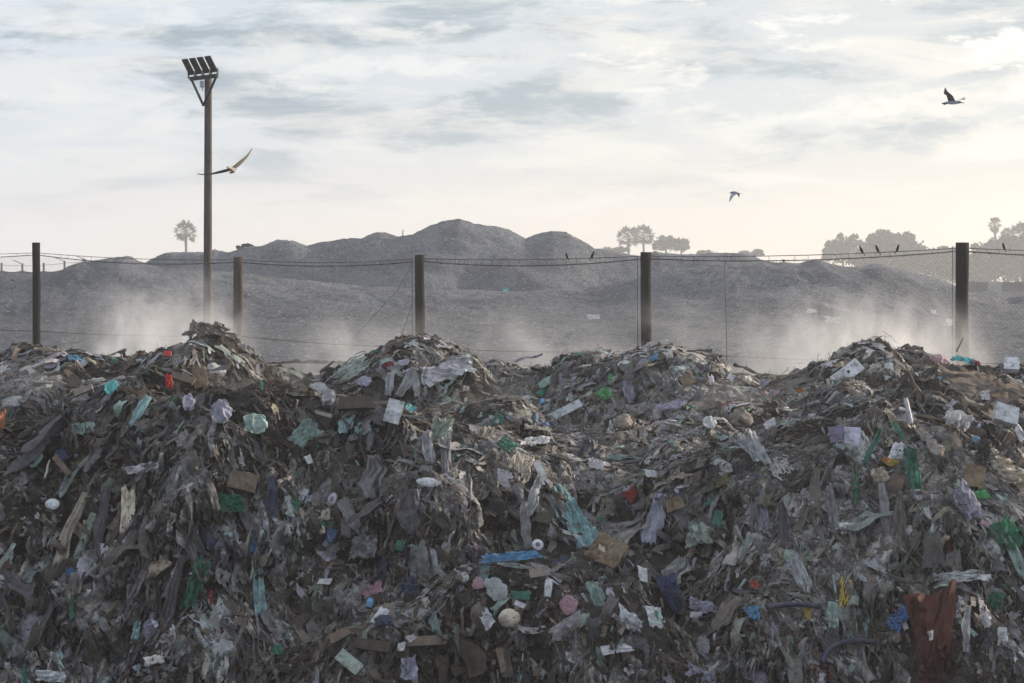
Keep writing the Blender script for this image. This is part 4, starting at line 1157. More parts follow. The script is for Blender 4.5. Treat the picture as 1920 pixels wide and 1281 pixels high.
for k, ln in enumerate(x for x in ITEMS.strip().split('\n') if x.strip()):
    head, label = ln.split('|')
    code, px, py, w, h, rot, col = head.split()
    px, py, w, h, rot = float(px), float(py), float(w), float(h), float(rot)
    name, cat, mk = KINDS[code]
    seed = 11 + k
    r = np.random.default_rng(seed)
    KEEP.append((px, py, w * .55, h * .55))
    c = onto(px, py)
    d = c.y
    face = .62 if code in 'SVQPC' else .5
    fr = frame(c, rot, face)
    t, u, n = fr
    vd = c.normalized()
    wm = w / F * d
    hm = h / F * d / max(.35, math.sqrt(max(0, 1 - u.dot(vd) ** 2)))
    colr = np.array(PAL[col]) * r.uniform(.85, 1.12)
    ob = None
    cc = np.array(c)
    if code in 'FSVRPCB':
        nu = int(np.clip(w * .7, 12, 60)); nv = int(np.clip(h * .7, 12, 80))
        aa, bb, nn = sheet_local(code, seed, nu, nv)
        k_ = min(wm, hm, .30) if code not in 'SV' else min(wm, .22)
        if code in 'CB':
            k_ = min(wm, hm) * .9
        off = .065
        V = cc + aa[..., None] * wm * np.array(t) - bb[..., None] * hm * np.array(u) + (nn * k_ + off)[..., None] * np.array(n)
        Vc = conform(V.reshape(-1, 3), n, .9 if code not in 'PC' else .35, -.14, .45)
        ob = put_mesh(name, Vc, gridq(nu, nv), None, c, M[mk])
        surf = {'_surf': Vc.reshape(nv, nu, 3), '_obj': ob}
        if code in 'CP':
            sm = ob.modifiers.new('thickness', 'SOLIDIFY'); sm.thickness = .008 if code == 'C' else .002
        for key, ps in PATCH.items():
            if label.startswith(key):
                for (pn, pc, poly) in ps:
                    add_patch(surf, pn, pc, c, fr, wm, hm, (aa, bb, nn), poly)
    elif code in 'M':
        nu, nv = 26, 18
        th, ph = np.meshgrid(np.linspace(0, 2 * math.pi, nu, endpoint=False), np.linspace(0.02, math.pi - .02, nv))
        S = np.stack([np.sin(ph) * np.cos(th), np.cos(ph), np.sin(ph) * np.sin(th)], -1)
        q = S * 1.2 + seed * 3.7
        ridg = 1 - 2 * np.abs(perlin(q * 1.3))
        if code == 'B':
            rr = .92 + .22 * ridg + .13 * (1 - 2 * np.abs(perlin(q * 2.9))) + .05 * perlin(q * 7)
            dep = .55
        else:
            rr = .80 + .40 * perlin(q * 1.4) + .30 * np.abs(perlin(q * 3)) + .22 * np.abs(perlin(q * 7))
            dep = .8
        if label.startswith('rounded cream'):
            rr = .95 + .06 * ridg; dep = .8
        if 'neck' in label or 'knotted' in label or 'bottle' in label:
            rr = rr * np.interp(ph, [0, .35, .9, 3.2], [1.25, .55, 1, 1])
        S = S * rr[..., None]
        md = min(wm, hm)
        V = cc + S[..., :1] * wm * .5 * np.array(t) + S[..., 1:2] * hm * .5 * np.array(u) + (S[..., 2:] * md * dep * .5 + md * .12 + .02) * np.array(n)
        V = conform(V.reshape(-1, 3), n, .5, -.06, .3)
        Q = gridq(nu, nv, True)
        ob = put_mesh(name, V, Q, None, c, M['film' if code == 'B' else 'cloth'])
        if label.startswith('rounded cream'):
            for (sx_, sy_, ss) in ((.25, .3, .09), (-.3, .1, .06), (.1, -.35, .07), (.42, -.1, .12), (-.1, .45, .05)):
                pc = cc + np.array(t) * sx_ * wm * .5 + np.array(u) * sy_ * hm * .5
                zz = math.sqrt(max(0, 1 - sx_ ** 2 - sy_ ** 2))
                b_ = MB(); Vs, _, Ts = clod_t(3, 2)
                b_.add(pc + np.array(n) * (zz * .40 * md + md * .12 + .028) + Vs * ss * md * np.array([1, .5, 1]), None, Ts)
                so = b_.build('dark_speck', M['print'], ob, True, c); so.color = (*PAL['brown'], 1)
    else:
        b_ = MB()
        Mt = Matrix((t, u, n)).transposed()
        if code in 'WQX':
            thick = {'W': min(hm * .55, wm * .55, .05), 'Q': .02, 'X': min(wm, hm) * .4}[code]
            nseg = 7
            L, S_ = (wm, hm) if wm >= hm else (hm, wm)
            xs = np.linspace(-.5, .5, nseg)
            V = []
            bend = r.uniform(-.05, .05)
            for q_, x in enumerate(xs):
                jag = r.uniform(-.03, .03) if (q_ in (0, nseg - 1) and code == 'W') else 0
                wv = 1 + (r.uniform(-.06, .06) if code == 'W' else 0)
                for (sa, sb) in ((-1, -1), (1, -1), (1, 1), (-1, 1)):
                    ax_ = (x + jag * sa) * L
                    ay_ = sa * S_ / 2 * wv
                    az_ = sb * thick / 2 + bend * L * (x * 2) ** 2 + (r.normal() * .003 if code != 'X' else 0)
                    V.append((ax_, ay_, az_) if wm >= hm else (ay_, ax_, az_))
            V = np.array(V)
            Q = list(gridq(4, nseg, True)) + [[3, 2, 1, 0], [4 * nseg - 4, 4 * nseg - 3, 4 * nseg - 2, 4 * nseg - 1]]
            V = cc + V[:, :1] * np.array(t) + V[:, 1:2] * np.array(u) + (V[:, 2:] + thick * .5 + .05) * np.array(n)
            b_.add(V, Q)
            push = settle(b_, n)
            ob = b_.build(name, M['card'] if code == 'X' and 'brick' in label else M[mk], None, False, c)
            if label.startswith('big white board'):
                G2 = np.linspace(-.5, .5, 8)
                A, B = np.meshgrid(G2, G2)
                Sf = cc + A[..., None] * wm * np.array(t) - B[..., None] * hm * np.array(u) + (bend * L * (A * 2) ** 2 + thick + .05 + push)[..., None] * np.array(n)
                for (pn, pc, poly) in PATCH['big white board']:
                    add_patch({'_surf': Sf, '_obj': ob}, pn, pc, c, fr, wm, hm, (A, B, A), poly, .004)
        elif code in 'TH':
            if code == 'H':
                pts = [(1690, 700, 0), (1703, 702, .02), (1708, 714, .03), (1713, 726, .02), (1722, 738, .02), (1724, 760, -.05)]
                P3 = [W3(a, e, d - .25 + f) for a, e, f in pts]
                b_.tube(P3, [.020, .030, .026, .024, .032, .04], 8)
                for br in ([(1722, 738), (1733, 746), (1739, 765)], [(1718, 734), (1708, 750), (1700, 768)], [(1720, 740), (1727, 752), (1726, 770)]):
                    b_.tube([W3(a, e, d - .28) for a, e in br], [.014, .010, .006], 6)
            else:
                horiz = wm > hm
                L = math.hypot(wm, hm)
                tt = np.linspace(-.5, .5, 9)
                ax_ = np.array(t) if horiz else np.array(u)
                sd_ = np.array(u) if horiz else np.array(t)
                wig = .05 * perlin(np.stack([tt * 2 + seed, tt * 0, tt * 0], -1))
                P3 = cc + tt[:, None] * L * ax_ + wig[:, None] * L * sd_ + .08 * np.array(n)
                b_.tube(P3, np.linspace(1, .6, 9) * max(.011, min(wm, hm) * .32), 7)
            settle(b_, n, 95 if code == 'T' else 60)
            ob = b_.build(name, M[mk], None, True, c)
        elif code == 'D':
            prof = [(0.001, .16), (.55, .17), (.74, .15), (.80, .05), (.92, 0), (1.0, .03), (1.0, -.03), (.9, -.05), (.001, -.03)]
            b_.lathe(prof, 28)
            V = np.vstack(b_.v)
            V = cc + V[:, :1] * wm * .5 * np.array(t) + V[:, 1:2] * hm * .5 * np.array(u) + (V[:, 2:] * min(wm, hm) * .5 + .06) * np.array(n)
            b_.v = [V]
            push = settle(b_, n)
            ob = b_.build(name, M[mk], None, True, c)
            if 'dark middle' in label or 'oval' in label:
                b2 = MB().lathe([(.001, .19), (.5, .19), (.52, .16)], 20)
                V = np.vstack(b2.v)
                b2.v = [cc + V[:, :1] * wm * .42 * np.array(t) + V[:, 1:2] * hm * .42 * np.array(u) + (V[:, 2:] * min(wm, hm) * .5 + .062 + push) * np.array(n)]
                o2 = b2.build('lid_middle', M['print'], ob, True, c); o2.color = (*PAL['purple' if 'dark' in label else 'taupe'], 1)
        elif code == 'L':
            prof = [(.001, -.5), (.42, -.5), (.46, -.46), (.5, .30), (.44, .40), (.46, .42), (.46, .5), (.001, .5)]
            b_.lathe(prof, 18)
            V = np.vstack(b_.v)
            b_.v = [cc + V[:, :1] * wm * np.array(t) + V[:, 2:] * hm * np.array(u) + (V[:, 1:2] * wm + .06) * np.array(n)]
            settle(b_, n)
            ob = b_.build(name, M[mk], None, True, c)
        elif code == 'N':
            for s_ in range(int(np.clip(w * h / 50, 14, 44))):
                tt = np.linspace(0, 1, 10)
                a0, b0 = r.uniform(-.5, .5), r.uniform(-.5, .1)
                ll = r.uniform(.4, .9)
                A = a0 + .25 * perlin(np.stack([tt * 2 + s_ * 3.3, tt * 0, tt * 0 + seed], -1))
                B = b0 + tt * ll + .15 * perlin(np.stack([tt * 3 + s_ * 5.1, tt * 0, tt * 0 + 4], -1))
                if w > h * 1.3:
                    A, B = B, A
                V = cc + A[:, None] * wm * np.array(t) - B[:, None] * hm * np.array(u) + (.04 + .05 * perlin(np.stack([tt * 3 + s_, tt * 0, tt * 0 + 9], -1)))[:, None] * np.array(n)
                V = conform(V, n, .9, -.14, .45)
                b_.tube(V, r.uniform(.005, .012), 4, cap=False)
            ob = b_.build(name, M[mk], None, True, c)
    ob.location = c
    ob.color = (*colr, 1)
    tag(ob, label, cat)

# hoses: two dark navy pipes low on the right
for pts, lab in (([(1436, 1136), (1458, 1133), (1482, 1130), (1508, 1132), (1534, 1135)], 'curved navy hose lying left of the mint sleeves'),
                 ([(1538, 1240), (1545, 1222), (1560, 1208), (1585, 1200), (1612, 1198), (1640, 1202)], 'bowed dark blue hose under the mint sleeves')):
    P3 = []
    for a, e in pts:
        q_ = onto(a, e); P3.append(q_ * (1 - .09 / q_.y))
    P3 = np.array([list(p) for p in P3])
    P3[:, 1] = np.polyval(np.polyfit(P3[:, 0], P3[:, 1], 2), P3[:, 0]) - .08
    ts = np.linspace(0, 1, len(P3)); tf = np.linspace(0, 1, 24)
    P3 = np.stack([np.interp(tf, ts, P3[:, i]) for i in range(3)], -1)
    for _ in range(4):
        P3[1:-1] = .5 * P3[1:-1] + .25 * (P3[:-2] + P3[2:])
    o = MB().tube(P3, .028, 10).build('hose', M['hard'], None, True, P3[0])
    o.location = P3[0]; o.color = (.022, .028, .06, 1)
    tag(o, lab, 'hose')

# ------------------------------------------------------------------ loose litter
KE = np.array(KEEP)


def clear(px, py):
    """how free a spot is of the larger pieces"""
    out = np.ones(len(px))
    for (a, e, w, h) in KE:
        i = (np.abs(px - a) < w) & (np.abs(py - e) < h)
        out[i] = np.minimum(out[i], .22)
    return out


def pal_pick(w_, jitter=.18):
    ww = np.array([w_.get(k, 0) for k in fk], float); ww /= ww.sum()

    def f(n, px, py, pos):
        c_ = fcol[rng.choice(len(fk), n, p=ww)]
        return c_ * rng.uniform(.26, 1.12 + jitter, (n, 1)) * rng.uniform(.95, 1.05, (n, 3))
    return f


def earth_col(n, px, py, pos):
    t_ = rng.random((n, 1))
    return np.array([.032, .028, .025]) * (1 - t_) + np.array([.125, .107, .094]) * t_


def wood_col(n, px, py, pos):
    t_ = rng.random((n, 1)) ** 1.6
    return np.array([.042, .034, .029]) * (1 - t_) + np.array([.20, .165, .135]) * t_


FT = [film_t(s) for s in range(16)]
ST = [strip_t(s) for s in range(20)]
CT = [clod_t(s) for s in range(8)]
HT = [chip_t(s) for s in range(8)]
TT_ = [twig_t(s) for s in range(6)]


def dark_zone(px, py):            # damp soil and wood without much film, and hollows shaded by overhangs
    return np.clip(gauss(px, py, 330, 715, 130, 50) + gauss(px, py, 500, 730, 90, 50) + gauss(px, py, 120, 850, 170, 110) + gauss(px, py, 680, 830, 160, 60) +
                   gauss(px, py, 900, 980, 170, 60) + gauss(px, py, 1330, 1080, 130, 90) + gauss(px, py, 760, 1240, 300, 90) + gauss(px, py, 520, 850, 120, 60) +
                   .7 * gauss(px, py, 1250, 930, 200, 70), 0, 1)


clus = lambda x, y, z, s, o: np.clip(.55 + 1.1 * perlin(np.stack([x * s + o, y * s, z * s], -1)), .08, 1.3)

scatter('earth_clods', 'crumbs and lumps of dark earth all over the refuse', CT, 26000, lambda n, px, py: .016 + .080 * rng.random(n) ** 3.0, earth_col,
        lambda px, py, x, y, z, ns: (.35 + .65 * dark_zone(px, py)) * clear(px, py), 'clod', ('lie', .5), .05, False)
scatter('broken_wood', 'dark chips and broken slats of wood strewn over the refuse', HT, 4600, lambda n, px, py: .06 + .22 * rng.random(n) ** 2.2, wood_col,
        lambda px, py, x, y, z, ns: (.08 + 1.3 * gauss(px, py, 800, 1230, 420, 110) + .7 * gauss(px, py, 150, 850, 200, 120) + .6 * gauss(px, py, 700, 820, 160, 60) + .2 * dark_zone(px, py)) * clear(px, py),
        'woodbits', ('lie', .45), .08, False, lambda n: np.stack([np.ones(n), rng.uniform(.6, 1.5, n), rng.uniform(.7, 1.5, n)], -1))
pale_zone = lambda px, py: np.clip(gauss(px, py, 1050, 830, 330, 90) + gauss(px, py, 1600, 850, 300, 130) + gauss(px, py, 1240, 700, 200, 60) + gauss(px, py, 1750, 720, 200, 70) + .7 * gauss(px, py, 100, 690, 200, 60) + .5 * gauss(px, py, 760, 690, 120, 50), 0, 1)
LIMP_W = dict(white=3, offwhite=9, pale=11, grey=18, dgrey=13, black=3, sage=7, mint=3, aqua=.7, teal=.25, green=.5, blue=.35, sky=.2, navy=1.6, lilac=5, beige=9, brown=14, taupe=22, umber=11, red=.15, pink=.3, orange=.1, yellow=.1, tan=3, emerald=.2)
LA = lambda lo, hi, wl, wh: (lambda n: np.stack([rng.uniform(wl, wh, n), rng.uniform(lo, hi, n), rng.uniform(.35, .8, n)], -1))
scatter('film_scraps', 'countless limp crumpled scraps of dirty plastic film and paper', FT, 8500, lambda n, px, py: .04 + .15 * rng.random(n) ** 2.4, pal_pick(LIMP_W),
        lambda px, py, x, y, z, ns: (.55 + .9 * pale_zone(px, py) - .50 * dark_zone(px, py)) * clear(px, py) * clus(x, y, z, 1.1, 0), 'scrap', ('hang', .26, (.6, .3)), .10, True, LA(1.0, 2.8, .25, .8))
scatter('small_scraps', 'small flecks of torn plastic and paper between larger litter', FT[:8], 9000, lambda n, px, py: .016 + .045 * rng.random(n) ** 1.7, pal_pick(dict(LIMP_W, white=9, pale=14, offwhite=12, aqua=1.6, mint=4)),
        lambda px, py, x, y, z, ns: (1.0 - .4 * dark_zone(px, py)) * clear(px, py) * clus(x, y, z, 2.1, 4), 'scrap', ('lie', .6), .2, True)
scatter('hanging_strips', 'ragged strips of dusty plastic and cloth hanging down the refuse face', ST, 21000, lambda n, px, py: .13 + .62 * rng.random(n) ** 2.1,
        pal_pick(dict(grey=19, dgrey=14, taupe=24, umber=8, brown=12, beige=8, pale=10, sage=7, mint=3, lilac=5, offwhite=7, green=.5, navy=1.5, white=2)),
        lambda px, py, x, y, z, ns: (.22 + np.clip((1 - ns[:, 2]) * 2.2, .04, 1) * (.35 + 1.1 * gauss(px, py, 1650, 960, 320, 180) + .5 * gauss(px, py, 250, 1030, 320, 190) + .5 * gauss(px, py, 1000, 930, 130, 110)) + .5 * pale_zone(px, py)) * (1 - .75 * dark_zone(px, py)) * clear(px, py) * clus(x, y, z, .9, 9),
        'scrap', ('hang', .18, (.36, .16)), .08, True, lambda n: np.stack([.10 + 1.15 * rng.random(n) ** 1.9, rng.uniform(.6, 1.25, n), rng.uniform(.6, 1.4, n)], -1), 1100)
scatter('twigs_and_straw', 'thin twigs, straw and fibres sticking out of the refuse', TT_, 12000, lambda n, px, py: .08 + .26 * rng.random(n) ** 2, wood_col,
        lambda px, py, x, y, z, ns: (.5 + .5 * dark_zone(px, py)) * clear(px, py), 'woodbits', ('lie', .8), .10, True)

# ------------------------------------------------------------------ wire fence
POSTS = [(-330, 470, 56, 14), (68, 455, 47, 15), (447, 482, 42, 18), (787, 478, 40, 18), (1211, 473, 37, 20), (1804, 455, 33, 24.5), (2420, 450, 30, 26)]
TOPW = [478, 474, 487, 485, 480, 465, 460]
fence = empty('wire_fence', (0, 40, -1.5), 'chain link fence on timber posts behind the refuse mounds', 'fence')
FO = Vector((0, 40, -1.5))
pb = []
for i, (px, py, d, wpx) in enumerate(POSTS):
    top = W3(px, py, d)
    rad = wpx / F * d / 2
    b_ = MB()
    zz = np.linspace(-2.2, top.z, 14)
    lean = {2: -.012, 5: .0}.get(i, .004)
    P3 = [(top.x + lean * (z - top.z) * -1 + .004 * math.sin(z * 3 + i), top.y, z) for z in zz]
    b_.tube(P3, rad * (1 + .03 * np.sin(zz * 4 + i)), 16)
    o = b_.build('post', M['post'], fence, True, FO)
    o.color = ((.012, .011, .011, 1), (.010, .010, .011, 1), (.075, .058, .048, 1), (.022, .018, .015, 1), (.018, .015, .013, 1), (.011, .0105, .010, 1), (.012, .011, .010, 1))[i]
    pb.append(top)
    if 2 < i < 6:                 # pale steel strip on the left side of the post
        s_ = MB().tube([(top.x - rad - .03, top.y, top.z - .06), (top.x - rad - .03, top.y, -1.6)], .007, 6)
        s_.build('steel_strip', M['galv'], fence, True, FO)
        s_ = MB().tube([(top.x - rad - .055, top.y, top.z - .06), (top.x - rad - .06, top.y, -1.6)], .006, 6)
        s_.build('tie_wire', M['wire'], fence, True, FO)


def span_pts(A, B, sag, n=25):
    t_ = np.linspace(0, 1, n)
    A = np.array(A); B = np.array(B)
    Pp = A + (B - A) * t_[:, None]
    Pp[:, 2] -= sag * 4 * t_ * (1 - t_)
    return Pp


for i in range(len(POSTS) - 1):
    d0, d1 = POSTS[i][2], POSTS[i + 1][2]
    A = W3(POSTS[i][0], TOPW[i], d0) + Vector((0, .06, 0)); B = W3(POSTS[i + 1][0], TOPW[i + 1], d1) + Vector((0, .06, 0))
    up_ = span_pts(A, B, .045 + .015 * (i % 3))
    lo_ = span_pts(A - Vector((0, 0, .05)), B - Vector((0, 0, .05)), .10 + .02 * (i % 2))
    b_ = MB().tube(up_, .007, 5)
    for q_ in range(1, 24):       # ties between the two strands
        if (q_ * 7 + i) % 3:
            b_.tube([up_[q_], (up_[q_] + lo_[q_]) / 2 + np.array([.012, 0, 0]), lo_[q_]], .004, 4)
    b_.build('top_wire', M['wire'], fence, True, FO)
    b_ = MB().tube(lo_, .009, 5)
    tf = np.linspace(0, 1, 130)
    for q_ in range(130):         # barbs and knots along the lower strand
        p = np.array([np.interp(tf[q_], np.linspace(0, 1, 25), lo_[:, c_]) for c_ in range(3)])
        a_ = rng.uniform(0, 6.3)
        e_ = np.array([math.cos(a_) * .6, .2, math.sin(a_)]) * .026
        b_.tube([p - e_, p + e_], .004, 3)
        if rng.random() < .035:
            Vs, _, Ts = clod_t(q_ % 7)
            b_.add(p + Vs * .06, None, Ts)
    b_.build('barbed_wire', M['wire'], fence, True, FO)
    # ground wire
    zb = [-.62, -.80, -.82, -1.02, -1.02, -1.10, -1.1]
    for off_ in (0,):
        g_ = span_pts((A.x, A.y, zb[i]), (B.x, B.y, zb[i + 1]), .05)
        b_ = MB().tube(g_, .008, 5)
        for q_ in range(2, 24, 3):
            b_.tube([g_[q_] - np.array([.02, 0, .015]), g_[q_] + np.array([.02, 0, .015])], .007, 4)
        b_.build('lower_wire', M['wire'], fence, True, FO)
    # chain link mesh
    L = math.hypot(B.x - A.x, B.y - A.y)
    H = 2.15
    b_ = MB()
    stp = .075
    VV, QQ = [], []
    nn_ = 0
    tip = np.linspace(0, 1, 25)
    for sgn in (1, -1):
        for s0 in np.arange(-H, L, stp):
            s_ = s0 + np.linspace(0, H, 9) if sgn > 0 else s0 + H - np.linspace(0, H, 9)
            hgt = np.linspace(0, H, 9)
            ok = (s_ >= 0) & (s_ <= L)
            if ok.sum() < 2:
                continue
            s_, hgt = s_[ok], hgt[ok]
            tt = s_ / L
            topz = np.interp(tt, tip, lo_[:, 2])
            Pp = np.stack([A.x + (B.x - A.x) * tt, A.y + (B.y - A.y) * tt + .01 * sgn, topz - hgt], -1)
            m_ = len(Pp)
            rr = .0016
            ring = np.array([[rr, 0, 0], [-rr * .5, rr, 0], [-rr * .5, -rr, 0]])
            V = (Pp[:, None] + ring[None]).reshape(-1, 3)
            VV.append(V); QQ.append(gridq(3, m_, True) + nn_); nn_ += len(V)
    b_.v = VV; b_.q = QQ; b_.c = [np.ones((nn_, 3))]
    b_.build('chain_link_mesh', M['wire'], fence, True, FO)

st_ = MB().tube([W3(1359.5, 486, 35.9), W3(1361, 580, 35.9), W3(1363, 676, 35.9)], .009, 5)
st_.build('stay_wire', M['wire'], fence, True, FO)
st_ = MB().tube([W3(776, 490, 40), W3(745, 545, 40.2), W3(668, 628, 40.6)], .005, 5)
st_.build('stay_wire', M['wire'], fence, True, FO)
st_ = MB().tube([W3(776, 560, 40), W3(752, 632, 40.6)], .006, 5)
st_.build('stay_wire', M['wire'], fence, True, FO)

# ------------------------------------------------------------------ floodlight pole
PD = 45.0
base = W3(389, 560, PD); base.z = -1.6
pole = empty('floodlight_pole', base, 'tall timber pole carrying four dark floodlights', 'light pole')
ptop = W3(390.5, 146, PD)
b_ = MB().tube([(base.x + .0, PD, -1.9)] + [(base.x + (ptop.x - base.x) * t_, PD, -1.6 + (ptop.z + 1.6) * t_) for t_ in np.linspace(.02, 1, 14)], np.linspace(.108, .086, 15), 18)
o = b_.build('pole', M['post'], pole, True, base); o.color = (.105, .09, .08, 1)
ps = R(42)
bar = Vector((math.cos(ps), -math.sin(ps), 0)); perp = Vector((-math.sin(ps), -math.cos(ps), 0))
bc = W3(384, 146.5, PD) + Vector((0, -.14, 0))
HALF = .50
Mb = Matrix((bar, perp, Vector((0, 0, 1)))).transposed()
MB().box(bc, (2 * HALF, .07, .09), Mb, bev=.006).build('crossbar', M['lampmetal'], pole, False, base)
vb = W3(383, 199, PD) + Vector((0, -.13, 0))
for s_ in (-1, 1):
    MB().tube([bc + bar * HALF * .88 * s_ - Vector((0, 0, .04)), vb], .030, 6).build('brace', M['lampmetal'], pole, False, base)
jb = W3(380.5, 159, PD) + Vector((0, -.12, 0))
MB().box(jb, (.10, .08, .15), bev=.01).tube([jb - Vector((0, 0, .07)), jb - Vector((-.02, 0, .16))], .012, 6).build('junction_box', M['galv'], pole, False, base)
tilt = R(34)
upv = (Vector((0, 0, 1)) * math.cos(tilt) + perp * math.sin(tilt)).normalized()
nrm = bar.cross(upv).normalized()
if nrm.y > 0:
    nrm = -nrm
for i in range(4):
    ctr = bc + bar * HALF * (-.84 + .56 * i) + Vector((0, 0, .085)) + upv * .22
    Ml = Matrix((bar, upv, nrm)).transposed()
    hd = MB().box(ctr, (.21, .42, .04), Ml, bev=.01)
    for q_ in range(7):           # cooling fins on the back
        hd.box(ctr - nrm * .03 + bar * (-.07 + .023 * q_), (.006, .36, .02), Ml)
    hd = hd.build('lamp_head', M['lampmetal'], pole, False, base)
    tag(hd)
    for q_ in range(3):
        pc = ctr + nrm * .022 + upv * (-.125 + .125 * q_)
        MB().box(pc, (.175, .10, .014), Ml, bev=.004).build('lens_panel', M['lens'], hd, False, base)
    br = MB()
    for s_ in (-1, 1):
        br.box(ctr - upv * .17 + bar * .114 * s_ - Vector((0, 0, .04)), (.012, .05, .16), Mb)
    br.box(ctr - upv * .17 - Vector((0, 0, .115)), (.236, .05, .012), Mb)
    br.build('mount_bracket', M['lampmetal'], pole, False, base)

# ------------------------------------------------------------------ far fence with shade cloth, concrete wall
FD = 150.0
ff = empty('shade_cloth_fence', W3(60, 560, FD), 'distant fence hung with sagging grey shade cloth at the far left', 'fence')
fo = np.array(ff.location)
fx = [-76, -37, 3, 42, 82, 121, 160]
ftop = [494, 493, 493, 494, 493, 489, 486]
fsag = [507, 507, 507, 507, 508, 504, 500]
for i, x in enumerate(fx):
    tp = W3(x, ftop[i], FD)
    MB().tube([(tp.x, FD, -1.7), tp], .085, 8).build('post', M['conc'], ff, True, fo).color = (.10, .10, .105, 1)
    if i in (3, 5, 6):
        MB().tube([tp - Vector((0, 0, .05)), tp + Vector((-.72, -.1, .26))], .03, 6).build('overhang_arm', M['wire'], ff, True, fo)
    if i < len(fx) - 1:
        A = W3(x, fsag[i], FD - .1); B = W3(fx[i + 1], fsag[i + 1], FD - .1)
        tq = span_pts(A, B, .13, 13)
        rows = [np.stack([tq[:, 0], tq[:, 1] + .05 * np.sin(tq[:, 0] * 5 + z_), tq[:, 2] * (1 - z_) + (-1.6) * z_], -1) for z_ in np.linspace(0, 1, 6)]
        link('shade_panel', mesh('shade_panel', np.vstack(rows) - fo, gridq(13, 6)), ff, M['shade'])
        MB().tube(span_pts(W3(x, ftop[i] + 4, FD), W3(fx[i + 1], ftop[i + 1] + 4, FD), .04, 9), .015, 4).build('rail_wire', M['wire'], ff, True, fo)

wl = empty('concrete_wall', W3(1870, 560, 150), 'grey precast concrete wall at the far right beyond the gravel hill', 'wall')
wo_ = np.array(wl.location)
for i in range(9):
    x0 = 1800 + i * 26
    A = W3(x0 + 13, 544, 150)
    o = MB().box((A.x, 150, (W3(0, 528 + (i % 2), 150).z - 1.6) / 2), (26 / F * 150 - .02, .12, W3(0, 528 + (i % 2), 150).z + 1.6)).build('wall_panel', M['conc'], wl, False, wo_)
    o.color = (.36, .33, .31, 1) if i == 2 else (.17, .165, .16, 1)

# ------------------------------------------------------------------ trees
def leaf_cloud(cent, rad, n, size, r, col=(.05, .06, .04)):
    """n small leaf clumps through an ellipsoid's volume, denser to the outside"""
    u_ = r.normal(size=(n, 3)); u_ /= np.linalg.norm(u_, axis=1)[:, None]
    rr = r.random(n) ** .62 * 1.08
    lump = .92 + .5 * perlin(u_ * 2.4 + cent[0]) + .35 * perlin(u_ * 5.5 + cent[0])
    p = np.array(cent) + u_ * (rr * lump)[:, None] * np.array(rad)
    A = r.normal(size=(n, 3)); A /= np.linalg.norm(A, axis=1)[:, None]
    B = np.cross(A, r.normal(size=(n, 3))); B /= np.linalg.norm(B, axis=1)[:, None]
    s_ = size * r.uniform(.5, 1.3, n)[:, None]
    V = np.stack([p - A * s_, p + B * s_ * .45, p + A * s_, p - B * s_ * .45], 1).reshape(-1, 3)
    c_ = np.repeat(np.array(col) * r.uniform(.55, 1.5, (n, 1)), 4, 0)
    return V, np.arange(4 * n).reshape(-1, 4), c_


def broad_tree(name, label, cat, blobs, d, trunk=None, n=700, size=.4, group=None, seed=0, col=(.05, .058, .04)):
    if d > 200:
        d *= 1.4; size *= 1.4
    """blobs: crown lobes (px, py, half-width px, half-height px)"""
    r = np.random.default_rng(seed)
    tx = trunk if trunk is not None else np.mean([b[0] for b in blobs])
    bs = W3(tx, 560, d); bs.z = -1.5
    root = empty(name, bs, label, cat, group)
    crown = MB()
    tr = MB()
    tops = []
    area = sum(b[2] * b[3] for b in blobs)
    more = []
    for (px, py, rx, ry) in blobs:   # sprays that break the outline of each lobe
        for q_ in range(6):
            a_ = r.uniform(-.5, 3.64)
            k_ = r.uniform(.22, .42)
            more.append((px + math.cos(a_) * rx * .95, py - math.sin(a_) * ry * .95, rx * k_, ry * k_ * 1.1))
    nb = len(blobs)
    blobs = list(blobs) + more
    for (px, py, rx, ry) in blobs:
        c_ = W3(px, py, d + r.uniform(-.4, .4) * rx / F * d)
        rad = (rx / F * d, rx / F * d * .9, ry / F * d)
        V, Q, cc_ = leaf_cloud(c_, rad, int(n * rx * ry / area) + 60, size, r, col)
        crown.add(V, Q, None, cc_)
        tops.append(c_)
    tops = tops[:nb]
    lowest = min(b[1] + b[3] for b in blobs)
    fork = W3(tx, min(lowest + 12, 556), d); fork.z = max(fork.z, -1.0)
    tr.tube([bs - Vector((0, 0, .3)), (bs + fork) / 2 + Vector((.1, 0, 0)), fork], [.30, .24, .2], 8)
    for tp in tops:
        tr.tube([fork, (fork + tp) / 2 + Vector((r.uniform(-.4, .4), 0, .3)), tp], [.16, .10, .04], 6)
    tr.build('trunk', M['bark'], root, True, bs)
    crown.build('crown', M['leaf'], root, False, bs)
    return root


